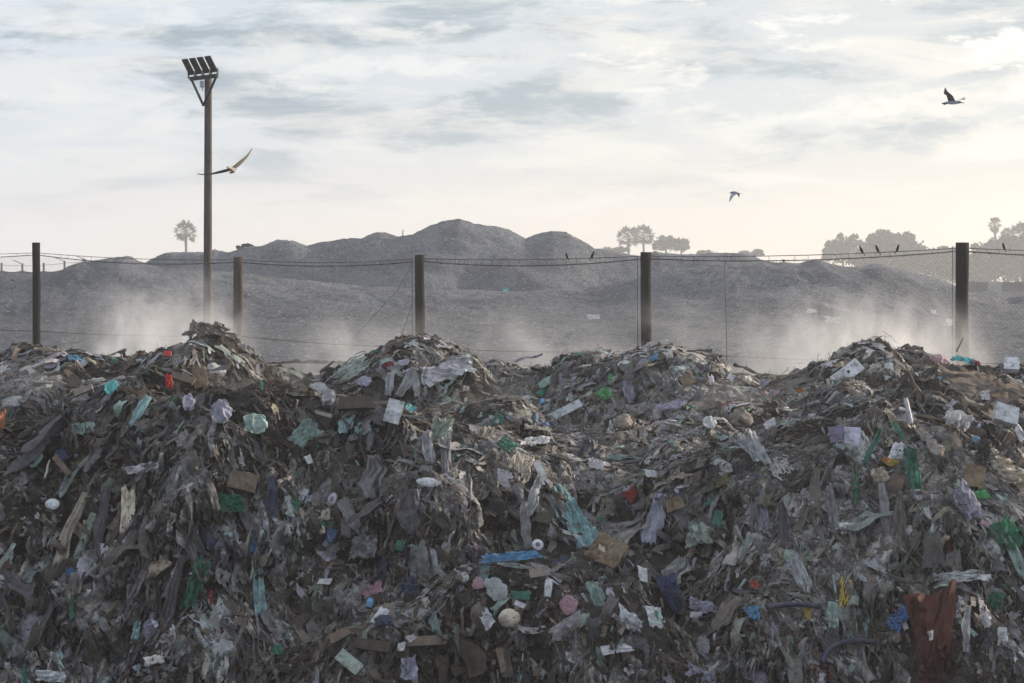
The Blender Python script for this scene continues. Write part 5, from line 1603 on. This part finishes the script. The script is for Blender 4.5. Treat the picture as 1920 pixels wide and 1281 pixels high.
def palm(label, px, py, rpx, d, trunk_w, base_px=None, seed=0, slim=1.0, skirt=False):
    r = np.random.default_rng(seed)
    d *= 1.4; trunk_w *= 1.4
    c_ = W3(px, py, d)
    bs = W3(base_px or px, 560, d); bs.z = -1.5
    root = empty('palm_tree', bs, label, 'palm tree', 'palm trees beyond the hills')
    t_ = np.linspace(0, 1, 12)
    P3 = [bs * (1 - q) + (c_ - Vector((0, 0, .3))) * q + Vector((.15 * math.sin(q * 3), 0, 0)) for q in t_]
    MB().tube(P3, trunk_w * (1.15 - .3 * t_ + .15 * (t_ > .9)), 9).build('trunk', M['bark'], root, True, bs)
    fr_ = MB()
    L = rpx / F * d
    for k in range(60):
        az = k * 2.399 + r.uniform(-.2, .2)
        el = math.asin(min(.99, -.75 + 1.74 * (k + .5) / 60)) if not skirt else r.uniform(-1.4, 1.25)
        dv = Vector((math.cos(az) * math.cos(el) * slim, math.sin(az) * math.cos(el) * slim, math.sin(el)))
        pl = L * r.uniform(.50, .68)
        q0 = c_ + dv * pl + Vector((0, 0, -.06 * L))
        fr_.tube([c_, c_ + dv * pl * .5 + Vector((0, 0, .03 * L)), q0], .02, 3, (.06, .065, .04), cap=False)
        side = dv.cross(Vector((r.uniform(-.4, .4), r.uniform(-.4, .4), 1))).normalized()
        colk = np.array((.045, .055, .035)) * r.uniform(.6, 1.4) if el > -.5 else np.array((.085, .07, .045)) * r.uniform(.7, 1.3)
        for m_ in range(11):      # leaflets of one fan
            a_ = (m_ - 5) * .25
            ld = (dv * math.cos(a_) + side * math.sin(a_)).normalized()
            ln = L * .48 * (1 - .35 * abs(m_ - 5) / 5) * r.uniform(.8, 1.15)
            wv = ld.cross(dv.cross(side)).normalized() * L * .035
            e1 = q0 + ld * ln * .6
            e2 = q0 + ld * ln + Vector((0, 0, -.09 * L * r.uniform(.2, 1.2)))
            V = [q0 - wv * .4, q0 + wv * .4, e1 + wv, e1 - wv, e2]
            fr_.add([v[:] for v in V], [[0, 1, 2, 3]], [[3, 2, 4]], colk)
    fr_.build('fronds', M['leaf'], root, False, bs)
    return root


palm('lone fan palm on the left rising behind the hill by the lamp pole', 348, 434, 24, 300, .22, seed=1)
palm('left fan palm of the pair in the middle distance', 1178, 444, 24, 300, .22, seed=2)
palm('right and taller fan palm of the pair in the middle distance', 1206, 441, 24, 305, .2, seed=3)
palm('slim tall fan palm at the right with a shaggy skirt', 1865, 420, 16, 290, .16, 1864, seed=4, slim=.8, skirt=True)
palm('short spiky palm half sunk in the right hand trees', 1889, 440, 15, 285, .25, seed=5)
palm('large palm crown at the right edge of the photo', 1918, 442, 30, 270, .3, seed=6)
TG = 'trees beyond the gravel hills'
broad_tree('broadleaf_tree', 'round distant tree just right of the pair of palms', 'tree', [(1248, 455, 17, 11), (1240, 462, 14, 9), (1258, 460, 12, 10)], 300, None, 1000, .32, TG, 11)
broad_tree('broadleaf_tree', 'small distant tree right of the round tree by the palms', 'tree', [(1275, 458, 13, 9), (1280, 464, 10, 8)], 300, None, 650, .3, TG, 12)
broad_tree('shrub', 'low distant bush left of the pair of palms', 'bush', [(1145, 470, 20, 5), (1165, 469, 12, 5)], 280, None, 500, .25, 'bushes on the skyline', 13)
broad_tree('shrub', 'low distant bush right of the centre fence post', 'bush', [(1326, 476, 16, 5)], 280, None, 300, .25, 'bushes on the skyline', 14)
broad_tree('shrub', 'wide low bush behind the hill at right of centre', 'bush', [(1397, 476, 9, 4), (1420, 475, 11, 5), (1408, 477, 8, 4)], 280, None, 260, .22, 'bushes on the skyline', 15)
broad_tree('broadleaf_tree', 'airy tree with thin foliage left of the three wire birds', 'tree', [(1580, 455, 16, 14), (1602, 458, 12, 16), (1562, 465, 14, 12), (1575, 480, 26, 16), (1600, 484, 20, 16), (1552, 474, 8, 8)], 290, 1580, 1900, .26, TG, 16)
broad_tree('broadleaf_tree', 'dense dark crown behind the three wire birds', 'tree', [(1655, 452, 26, 17), (1640, 462, 20, 16), (1650, 485, 40, 24), (1630, 490, 30, 20)], 280, 1650, 4600, .30, TG, 17)
broad_tree('broadleaf_tree', 'round crown right of the dense crown behind the birds', 'tree', [(1695, 456, 20, 16), (1712, 466, 20, 14), (1700, 490, 36, 26), (1728, 494, 22, 18)], 275, 1700, 4400, .30, TG, 18)
broad_tree('broadleaf_tree', 'low broad tree left of the right fence post', 'tree', [(1760, 478, 26, 12), (1785, 482, 26, 14), (1745, 486, 22, 14), (1770, 506, 50, 24)], 270, 1770, 4200, .30, TG, 19)
broad_tree('broadleaf_tree', 'tall hedge like tree right of the right fence post', 'tree', [(1842, 474, 22, 16), (1862, 478, 22, 24), (1850, 505, 36, 28), (1835, 520, 26, 20)], 262, 1850, 4600, .30, TG, 20)
broad_tree('broadleaf_tree', 'dark tree mass at the right edge of the photo', 'tree', [(1895, 462, 22, 18), (1915, 470, 24, 26), (1900, 500, 34, 34), (1935, 495, 26, 36)], 255, 1905, 5200, .30, TG, 21)
broad_tree('shrub', 'small shrub on the left shoulder of the main hill', 'bush', [(463, 463, 7, 4), (469, 464, 6, 3)], 113, None, 160, .10, 'bushes on the skyline', 22)
broad_tree('shrub', 'tiny shrub on the hill just right of the lamp pole', 'bush', [(447, 465, 3, 3)], 113, None, 70, .08, 'bushes on the skyline', 23)
for q_ in [o for o in bpy.data.objects if o.get('label', '').startswith(('small shrub on the left', 'tiny shrub'))]:
    for ch in q_.children:
        if ch.name.startswith('trunk'):
            pass

# scraps lying on the hill
def hill_hit(px, py):
    y = np.arange(66, 114, .1)
    x = (px - 960) / F * y; z = (560 - py) / F * y
    hz, _ = hill_z(x[None], y[None])
    k = np.nonzero(z < hz[0] + .12)[0]
    i = k[0] if len(k) else len(y) - 1
    return Vector((x[i], y[i], z[i]))


for (px, py, w, h, col, lab, nm, cat, mk) in ((948, 547, 10, 6, 'teal', 'teal plastic scrap lying on the middle of the gravel hill', 'plastic_sheet', 'plastic sheet', 'film'),
                                     (1112, 596, 22, 8, 'offwhite', 'pale flat sheet on the hill left of the centre fence post', 'plastic_sheet', 'plastic sheet', 'film'),
                                     (1560, 602, 26, 10, 'offwhite', 'whitish rubble sheet on the right hill under the birds', 'plastic_sheet', 'plastic sheet', 'film'),
                                     (1522, 585, 18, 7, 'offwhite', 'pale rubble slab on the right hill left of the whitish sheet', 'plastic_sheet', 'plastic sheet', 'film'),
                                     (1780, 606, 16, 12, 'white', 'bright white sheet on the hill left of the right fence post', 'plastic_sheet', 'plastic sheet', 'film'),
                                     (1750, 587, 10, 7, 'white', 'small white sheet on the hill above the bright white sheet', 'plastic_sheet', 'plastic sheet', 'film')):
    c_ = hill_hit(px, py)
    V, Q, T = film_t(int(px), 9, 9)
    s_ = w / F * c_.y
    Vw = np.stack([V[:, 0] * s_, V[:, 1] * s_ * .5 - V[:, 2] * s_ * .2, V[:, 1] * h / w * s_ * 1.2 + V[:, 2] * s_ * .15 + .05], -1) + np.array([0, -.12, 0])
    o = link(nm, mesh(nm, Vw, Q), None, M[mk]); o.location = c_; o.color = (*PAL[col], 1)
    tag(o, lab, cat)

# ------------------------------------------------------------------ birds
def remeshed(name, mb, voxel, m, loc):
    """one closed skin over all the pieces, colours carried over from the nearest point"""
    src = mb.data(name, True, loc)
    o = link(name, src, None, m)
    md = o.modifiers.new('skin', 'REMESH'); md.mode = 'VOXEL'; md.voxel_size = voxel; md.use_smooth_shade = True
    dg = bpy.context.evaluated_depsgraph_get()
    me = bpy.data.meshes.new_from_object(o.evaluated_get(dg))
    o.modifiers.clear()
    V = np.vstack(mb.v) - np.array(loc); Cc = np.vstack(mb.c)
    kd = KDTree(len(V))
    for i, v in enumerate(V):
        kd.insert(v, i)
    kd.balance()
    at = me.color_attributes.get('col') or me.color_attributes.new('col', 'FLOAT_COLOR', 'POINT')
    for i, v in enumerate(me.vertices):
        at.data[i].color = (*Cc[kd.find(v.co)[1]], 1)
    me.materials.clear(); me.materials.append(m)
    o.data = me
    o.location = loc
    return o


def wing(mb, secs, d, col_in, col_tip, thick=.020):
    """secs: ((LE px, py, ddepth), (TE px, py, ddepth)) from the shoulder to the tip"""
    n = len(secs)
    Ls = np.array([list(W3(a[0], a[1], d + a[2])) for a, b in secs]); Ts = np.array([list(W3(b[0], b[1], d + b[2])) for a, b in secs])
    ti = np.linspace(0, n - 1, 4 * (n - 1) + 1)
    def ip(A):
        return np.stack([np.interp(ti, range(n), A[:, i]) for i in range(3)], -1)
    Ls, Ts = ip(Ls), ip(Ts)
    for _ in range(2):
        for A in (Ls, Ts):
            A[1:-1] = .5 * A[1:-1] + .25 * (A[:-2] + A[2:])
    chord = Ts - Ls
    spanv = np.gradient(Ls + Ts, axis=0)
    nr = np.cross(chord, spanv); nr /= np.linalg.norm(nr, axis=1)[:, None] + 1e-9
    rows = []
    f = np.linspace(0, 1, len(Ls))
    for (cf, hf) in ((0, 0), (.12, .5), (.4, .6), (.75, .35), (1, .12), (1, -.12), (.75, -.25), (.4, -.4), (.12, -.4)):
        rows.append(Ls + chord * cf + nr * (hf * thick * (1 - .45 * f))[:, None])
    V = np.stack(rows, 1)
    k = V.shape[1]
    Vf = V.reshape(-1, 3)
    Q = list(gridq(k, len(Ls), True))
    cs = np.array(col_in)[None] * (1 - np.clip((f - .6) / .3, 0, 1))[:, None] + np.array(col_tip)[None] * np.clip((f - .6) / .3, 0, 1)[:, None]
    a = len(Vf)
    Vf = np.vstack([Vf, V[0].mean(0)[None], V[-1].mean(0)[None]])
    T = [[a, (j + 1) % k, j] for j in range(k)] + [[a + 1, a - k + j, a - k + (j + 1) % k] for j in range(k)]
    mb.add(Vf, Q, T, np.vstack([np.repeat(cs, k, 0), cs[:1], cs[-1:]]))


def body(mb, pts, d, cols):
    """pts: (px, py, ddepth, radius px)"""
    P3 = np.array([list(W3(a, b, d + c_)) for a, b, c_, r_ in pts])
    rr = np.array([p[3] for p in pts]) / F * d
    n = len(pts); ti = np.linspace(0, n - 1, 4 * (n - 1) + 1)
    P3 = np.stack([np.interp(ti, range(n), P3[:, i]) for i in range(3)], -1)
    rr = np.interp(ti, range(n), rr)
    cc_ = np.stack([np.interp(ti, range(n), np.array(cols)[:, i]) for i in range(3)], -1)
    rr[1:-1] = .5 * rr[1:-1] + .25 * (rr[:-2] + rr[2:])
    mb.tube(P3, rr, 12, cc_)


GW, GG, GD = (.55, .55, .56), (.24, .25, .28), (.03, .03, .032)
BG = 'gulls over the landfill'
# pale brown gull gliding past the lamp pole, head towards us
b_ = MB(); d = 36.0
body(b_, [(425.3, 314.6, -.30, .9), (426.6, 314.0, -.24, 2.0), (428.5, 314, -.19, 2.8), (431, 315, -.10, 3.2), (434, 317, .02, 4.9), (437, 319, .14, 4.4), (439, 320.5, .26, 2.6)], d,
     [(.1, .08, .04), (.24, .21, .18), (.32, .285, .25), (.29, .26, .225), (.33, .295, .255), (.33, .29, .25), (.27, .24, .21)])
wing(b_, [((434, 314.5, -.06), (438, 318, .14)), ((441, 308, -.07), (447, 313.5, .12)), ((452, 299, -.05), (458, 303, .10)), ((463, 290.5, 0), (466.5, 293.5, .10)), ((473, 277.5, .10), (473.3, 279, .13))], d, (.27, .24, .2), (.13, .115, .1))
wing(b_, [((431, 315.5, -.06), (432, 321, .14)), ((420, 318, -.08), (420, 324.5, .10)), ((404, 322.5, -.06), (401, 327.5, .08)), ((389, 327, .0), (386, 329.6, .08)), ((369, 325.6, .08), (369.5, 327, .12))], d, (.17, .155, .14), (.10, .09, .085))
wing(b_, [((438, 318, .16), (434, 322, .16)), ((447, 315.5, .32), (424, 326.6, .32)), ((446.5, 316.5, .36), (425, 327.2, .36))], d, (.24, .21, .18), (.2, .18, .16), .014)
wing(b_, [((437, 320, .2), (435, 321, .2)), ((443, 321, .33), (430, 325.5, .33)), ((440.5, 323.4, .37), (432, 326.4, .37))], d, (.24, .21, .18), (.2, .18, .16), .014)
tag(remeshed('gull', b_, .0085, M['bird'], W3(434, 318, d)), 'brownish gull gliding with spread wings beside the lamp pole', 'gull', BG)
# grey gull flying right, wings raised
b_ = MB(); d = 40.0
body(b_, [(1808.5, 193.6, 0, .5), (1806, 193.2, 0, .8), (1803, 192.4, 0, 1.0), (1800.5, 191.8, 0, 2.2), (1797, 191.8, 0, 2.7), (1792, 192.2, 0, 3.4), (1784, 192.4, 0, 3.9), (1777, 192.6, 0, 2.7), (1771, 193.4, 0, 1.3), (1765, 193.6, 0, .7)], d,
     [(.05, .035, .02), (.08, .06, .03), (.14, .10, .05), (.10, .11, .13), (.16, .18, .21), (.28, .31, .36), (.36, .40, .45), (.33, .36, .40), (.10, .09, .10), (.07, .065, .07)])
b_.tube([W3(1774, 194.4, d), W3(1769.5, 197.4, d)], [.02, .008], 6, (.06, .05, .05)); b_.tube([W3(1775, 194, d + .06), W3(1766.5, 195.4, d + .06)], [.02, .008], 6, (.06, .05, .05))
wing(b_, [((1792, 189.5, -.03), (1778, 191, -.03)), ((1788, 181, -.12), (1775.5, 184, -.10)), ((1784, 176.8, -.20), (1774, 179, -.18)), ((1778, 172.5, -.26), (1769.5, 177, -.25)), ((1775, 167.5, -.32), (1769, 172, -.32)), ((1772.8, 163.6, -.36), (1771.6, 165, -.36))], d, (.085, .08, .08), (.17, .16, .16), .024)
wing(b_, [((1795, 189.2, .06), (1788, 190.4, .06)), ((1800, 186.2, .2), (1797, 188.2, .2)), ((1808.6, 181.4, .45), (1804, 187.2, .45)), ((1809, 183.4, .5), (1808.6, 187.8, .5))], d, (.36, .38, .42), (.04, .038, .042), .022)
tag(remeshed('gull', b_, .009, M['bird'], W3(1787, 190, d)), 'grey gull flying right with one wing raised at the upper right', 'gull', BG)
# small gull with wings down
b_ = MB(); d = 56.0
body(b_, [(1391.6, 363, 0, .45), (1387, 363.2, 0, .8), (1383.5, 362.8, 0, 1.7), (1378, 361.2, 0, 2.6), (1373.5, 361, 0, 2.2), (1370.5, 361.4, 0, 1.5), (1368, 361.9, 0, .6)], d,
     [(.36, .4, .44), (.30, .34, .38), (.20, .25, .30), (.20, .25, .30), (.16, .19, .24), (.08, .09, .1), (.08, .08, .06)])
wing(b_, [((1371.5, 362, -.05), (1381, 364.6, -.05)), ((1369, 366, -.18), (1376, 368.4, -.16)), ((1367.4, 373, -.30), (1371.8, 374.5, -.30)), ((1367, 377, -.36), (1369.6, 377.6, -.36)), ((1367.3, 380.3, -.4), (1367.9, 380.3, -.4))], d, (.17, .18, .23), (.05, .05, .05), .026)
wing(b_, [((1381, 362.6, .05), (1387, 364.4, .05)), ((1383, 366.5, .18), (1387.2, 367, .18)), ((1385.2, 369.6, .28), (1387, 369.8, .28)), ((1385.6, 371.8, .32), (1386, 371.8, .32))], d, (.12, .13, .13), (.06, .06, .05), .024)
tag(remeshed('gull', b_, .012, M['bird'], W3(1379, 364, d)), 'small gull flying with wings lowered right of centre', 'gull', BG)
# gull standing on the hill
d = 111.0
b_ = MB()
body(b_, [(757.8, 432.6, -.05, .25), (756.8, 432, 0, .9), (755.6, 432, 0, 1.35), (755.4, 434.5, 0, 1.4), (755.2, 438, 0, 2.6), (755.2, 440.5, 0, 2.4), (755.0, 443, 0, 1.2)], d,
     [(.2, .15, .05), (.4, .4, .4), (.5, .5, .5), (.55, .55, .56), (.5, .5, .53), (.34, .34, .37), (.10, .10, .11)])
for s_ in (-.9, .9):
    b_.tube([W3(755.2 + s_, 442, d), W3(755.2 + s_, 446.5, d)], .02, 5, (.2, .17, .1))
tag(remeshed('gull', b_, .016, M['bird'], W3(755.2, 439, d)), 'white gull standing in the dip of the hill skyline', 'gull', BG)
# small bird flying before the left hill
d = 44.0
b_ = MB()
body(b_, [(27.5, 528.4, 0, .3), (26.4, 527.4, 0, 1.3), (24.6, 525.4, 0, 1.6), (22.6, 523.2, 0, 1.1), (20.8, 521, 0, .4)], d, [(.05, .05, .05), (.08, .07, .07), (.09, .08, .08), (.09, .08, .08), (.06, .06, .06)])
wing(b_, [((26.4, 526, -.02), (23.6, 523.6, -.02)), ((25.6, 522.4, -.08), (23.6, 520.8, -.08)), ((23.2, 518.4, -.12), (22.8, 518.6, -.12))], d, (.30, .28, .26), (.4, .38, .36), .014)
wing(b_, [((25.6, 527, .03), (22.6, 524.4, .03)), ((23, 526.4, .1), (20.8, 524.2, .1)), ((20.6, 524.6, .14), (20.2, 524.4, .14))], d, (.08, .07, .07), (.06, .06, .06), .014)
tag(remeshed('small_bird', b_, .008, M['bird'], W3(24, 524, d)), 'small bird in flight before the hill at the far left', 'bird')

# birds on the wire
def perched(px, py, d, face, label, turn=1.0, s=1.0):
    """py = feet on the wire; face = +1 looks right"""
    b_ = MB()
    sx_ = face * s
    pts = [(px + 4.8 * sx_, py - 12.6 * s, -.01, .25), (px + 3.6 * sx_, py - 12.9 * s, 0, 1.0), (px + 2.4 * sx_, py - 12.9 * s, 0, 1.7), (px + 1.4 * sx_, py - 10.8 * s, 0, 1.7), (px + .6 * sx_, py - 7.8 * s, 0, 2.7),
           (px - 1.0 * sx_, py - 4.6 * s, 0, 2.5), (px - 3.2 * sx_, py - 1.6 * s, .02, 1.2), (px - 5.2 * sx_, py + 2.2 * s, .03, .9), (px - 6.6 * sx_, py + 5.2 * s, .04, .7)]
    pts = [(px + (a - px) * turn, b, c_, max(.3, r_ * s)) for a, b, c_, r_ in pts]
    body(b_, pts, d, [(.03, .025, .02)] + [(.016, .014, .015)] * 8)
    for q_ in (-.5, .6):
        b_.tube([W3(px + q_, py - 4 * s, d), W3(px + q_ + .3, py + .2, d)], .006, 5, (.03, .025, .02))
    o = remeshed('perched_bird', b_, .0065, M['bird'], W3(px, py, d))
    tag(o, label, 'bird', 'dark birds on the fence wire')


def wire_at(px):
    """depth and image height of the upper wire at an image column"""
    for i in range(len(POSTS) - 1):
        if POSTS[i][0] <= px <= POSTS[i + 1][0]:
            A = W3(POSTS[i][0], TOPW[i], POSTS[i][2]); B = W3(POSTS[i + 1][0], TOPW[i + 1], POSTS[i + 1][2])
            Pp = span_pts(A, B, .045 + .015 * (i % 3), 200)
            cx_ = 960 + F * Pp[:, 0] / Pp[:, 1]
            y = np.interp(px, cx_, Pp[:, 1]); z = np.interp(px, cx_, Pp[:, 2])
            return y + .06, 560 - F * z / y


for (px, fc, tn, s_, lab) in ((1063, -1, .8, .82, 'dark bird on the wire left of the one facing right'),
                              (1111, 1, 1.0, .9, 'dark bird facing right on the wire left of the centre post'),
                              (1615, -1, 1.0, 1.0, 'long tailed dark bird leftmost of three on the right wire'),
                              (1645, -1, 1.0, 1.0, 'hunched dark bird in the middle of three on the right wire'),
                              (1683, 1, .85, .92, 'slim dark bird rightmost of three, facing right on the wire'),
                              (1882, -1, .7, .92, 'dark bird alone on the wire right of the right fence post')):
    dd, py = wire_at(px)
    perched(px, py, dd, fc, lab, tn, s_)

# ------------------------------------------------------------------ person crouching behind the second mound, only the head in view
pd_ = 33.2
hc = W3(875.5, 667, pd_)
person = empty('person', (hc.x - .05, pd_, -1.95), 'person with short black hair crouching behind the white sheet on the ridge', 'person')
po = Vector(person.location)
bm = bmesh.new()
J = [('pelvis', (-.05, .12, -.86), .13), ('waist', (-.05, .06, -.68), .125), ('chest', (-.03, -.02, -.45), .145), ('neck', (0, 0, -.20), .058), ('head', (0, 0, -.06), .085), ('crown', (0, .01, .05), .075)]
idx = {}
rad = []
def jv(nm, co, r_, par):
    v = bm.verts.new(Vector(co) + hc - po); idx[nm] = v; rad.append(r_)
    if par:
        bm.edges.new((idx[par], v))
pv_ = None
for nm, co, r_ in J:
    jv(nm, co, r_, pv_); pv_ = nm
for s_, nm in ((-1, 'l'), (1, 'r')):
    jv('sh' + nm, (s_ * .17, 0, -.30), .06, 'chest'); jv('el' + nm, (s_ * .24, -.14, -.52), .045, 'sh' + nm); jv('wr' + nm, (s_ * .12, -.32, -.66), .03, 'el' + nm)
    jv('pa' + nm, (s_ * .09, -.38, -.69), .032, 'wr' + nm)
    for f_ in range(4):
        jv('f%d' % f_ + nm, (s_ * (.06 + .02 * f_), -.44 - .008 * (f_ % 2), -.70), .010, 'pa' + nm); jv('t%d' % f_ + nm, (s_ * (.06 + .02 * f_), -.465, -.73), .009, 'f%d' % f_ + nm)
    jv('th' + nm, (s_ * .045, -.37, -.70), .010, 'wr' + nm); jv('tt' + nm, (s_ * .035, -.41, -.715), .009, 'th' + nm)
    jv('hp' + nm, (s_ * .10, .06, -.88), .095, 'pelvis'); jv('kn' + nm, (s_ * .17, -.28, -.70), .065, 'hp' + nm); jv('an' + nm, (s_ * .14, -.05, -.97 - .03), .045, 'kn' + nm); jv('to' + nm, (s_ * .16, -.22, -1.02), .035, 'an' + nm)
me = bpy.data.meshes.new('body'); bm.verts.index_update(); bm.to_mesh(me); bm.free()
bo = link('body', me, person, M['skin'])
sk = bo.modifiers.new('skin', 'SKIN')
for i, v in enumerate(me.skin_vertices[0].data if me.skin_vertices else []):
    v.radius = (rad[i], rad[i])
if not me.skin_vertices:
    lay = me.skin_vertices.new() if hasattr(me.skin_vertices, 'new') else None
bo.modifiers.new('smooth', 'SUBSURF').levels = 1
hv, hq, ht = clod_t(2, 3)
hh = MB()
S = hv / np.linalg.norm(hv, axis=1)[:, None]
keep = (S[:, 2] > -.25) | (S[:, 1] > .2)
Vh = S * np.array([.092, .105, .105]) * (1 + .05 * perlin(S * 4))[:, None]
Vh[:, 2] = np.maximum(Vh[:, 2], -.03)
hh.add(Vh + np.array(hc - po) + np.array([0, .01, .03]), None, ht)
hh.build('hair', M['hair'], person, True)
ear = MB()
for s_ in (-1, 1):
    Se, _, Te = clod_t(4, 2)
    ear.add(Se / np.linalg.norm(Se, axis=1)[:, None] * np.array([.012, .022, .034]) + np.array(hc - po) + np.array([s_ * .09, .0, -.045]), None, Te)
ear.build('ears', M['skin'], person, True)
sh = MB().tube([Vector((-.05, .12, -.90)) + hc - po, Vector((-.05, .06, -.68)) + hc - po, Vector((-.03, -.02, -.45)) + hc - po, Vector((-.01, 0, -.27)) + hc - po], [.17, .17, .185, .09], 14, flat=.8)
so = sh.build('shirt', M['cloth'], person, True); so.color = (.05, .055, .07, 1)

# ------------------------------------------------------------------ air: haze box and rising steam
hz = bpy.data.materials.new('hazy air')
hz.use_nodes = True
hz.node_tree.nodes.clear()
g = G(hz.node_tree)
pvn = g.n('ShaderNodeVolumePrincipled')
pvn.inputs['Color'].default_value = (.94, .95, .97, 1)
pvn.inputs['Density'].default_value = .0008
pvn.inputs['Anisotropy'].default_value = .35
g.put(g.n('ShaderNodeOutputMaterial').inputs['Volume'], pvn.outputs[0])
haze = MB().box((0, 230, 8.0), (640, 490, 27.0)).build('haze', hz, None, False)
tag(haze, 'thin smoky haze lying over the whole landfill', None, None, 'stuff')


def steam(px0, px1, py0, py1, d0, d1, dens, sc_, label, lo=.45, hi=.75, drift=(1, 1, 1), seed=0.0, low=1.0):
    A = W3(px0, py1, d0); B = W3(px1, py0, d1)
    mid = (d0 + d1) / 2
    X0, X1 = (px0 - 960) / F * mid, (px1 - 960) / F * mid
    Z0, Z1 = (560 - py1) / F * mid, (560 - py0) / F * mid
    c_ = Vector(((X0 + X1) / 2, mid, (Z0 + Z1) / 2)); sz = (X1 - X0, d1 - d0, Z1 - Z0)
    m = bpy.data.materials.new('steam')
    m.use_nodes = True
    m.node_tree.nodes.clear()
    g = G(m.node_tree)
    tc = g.n('ShaderNodeTexCoord')
    gen = tc.outputs['Generated']; ob = tc.outputs['Object']
    cen = g.vmath('SUBTRACT', gen, (.5, .5, .0 if low else .5))
    cen = g.vmath('MULTIPLY', cen, (2, 2, 1.0 if low else 2))
    wob = g.noise(g.map(ob, drift, (seed, seed, seed)), sc_ * .5, 3, .5)
    rad_ = g.math('ADD', g.vmath('LENGTH', cen), g.math('MULTIPLY', g.math('SUBTRACT', wob, .5), .9))
    fall = g.mapr(rad_, .95, .25, 0, 1)
    edge = g.mapr(g.vmath('LENGTH', cen), 1.0, .8, 0, 1)
    nz = g.mapr(g.noise(g.map(ob, drift, (seed, 0, seed)), sc_, 6, .6, .6), lo, hi, 0, 1)
    de = g.math('MULTIPLY', g.math('MULTIPLY', g.math('MULTIPLY', nz, fall), edge), dens)
    v = g.n('ShaderNodeVolumePrincipled')
    v.inputs['Color'].default_value = (.97, .96, .95, 1)
    v.inputs['Anisotropy'].default_value = .4
    g.put(v.inputs['Density'], de)
    g.put(g.n('ShaderNodeOutputMaterial').inputs['Volume'], v.outputs[0])
    o = MB().box((0, 0, 0), sz).build('steam', m, None, False)
    o.location = c_
    tag(o, label, None, None, 'stuff')


steam(40, 560, 465, 700, 29.5, 33.8, .85, 1.9, 'white steam drifting up behind the left mounds', .40, .72, (1, 1, .7), 2.0)
steam(1300, 1960, 500, 715, 28.6, 33, .9, 2.0, 'bright steam rising behind the right mounds', .38, .70, (1, 1, .6), 5.0)
steam(-60, 2000, 520, 725, 31.0, 36, .22, .9, 'low mist lying along the back of the mounds', .44, .70, (.7, .7, 1.1), 8.0)
steam(500, 790, 545, 705, 30.5, 33.0, .65, 1.9, 'wisp of steam left of the second mound', .42, .72, (1, 1, .7), 26.0)
steam(250, 700, 650, 790, 24.6, 27.0, .35, 1.6, 'faint steam in the trough behind the dark left peaks', .38, .72, (1, 1, .8), 23.0)
steam(740, 1060, 670, 830, 24.0, 27.0, .22, 1.8, 'thin wisp of steam over the middle gap', .42, .72, (1, 1, .7), 11.0)
steam(1260, 1540, 660, 820, 23.8, 26.6, .22, 1.9, 'thin wisp of steam left of the right heap', .42, .72, (1, 1, .7), 14.0)
steam(1640, 2000, 640, 900, 23.6, 26.0, .55, 1.6, 'dusty steam over the right edge slope', .36, .72, (1, 1, .7), 17.0)
steam(-60, 160, 655, 770, 25.0, 27.0, .8, 2.0, 'dusty steam over the left edge slope', .38, .72, (1, 1, .7), 20.0)
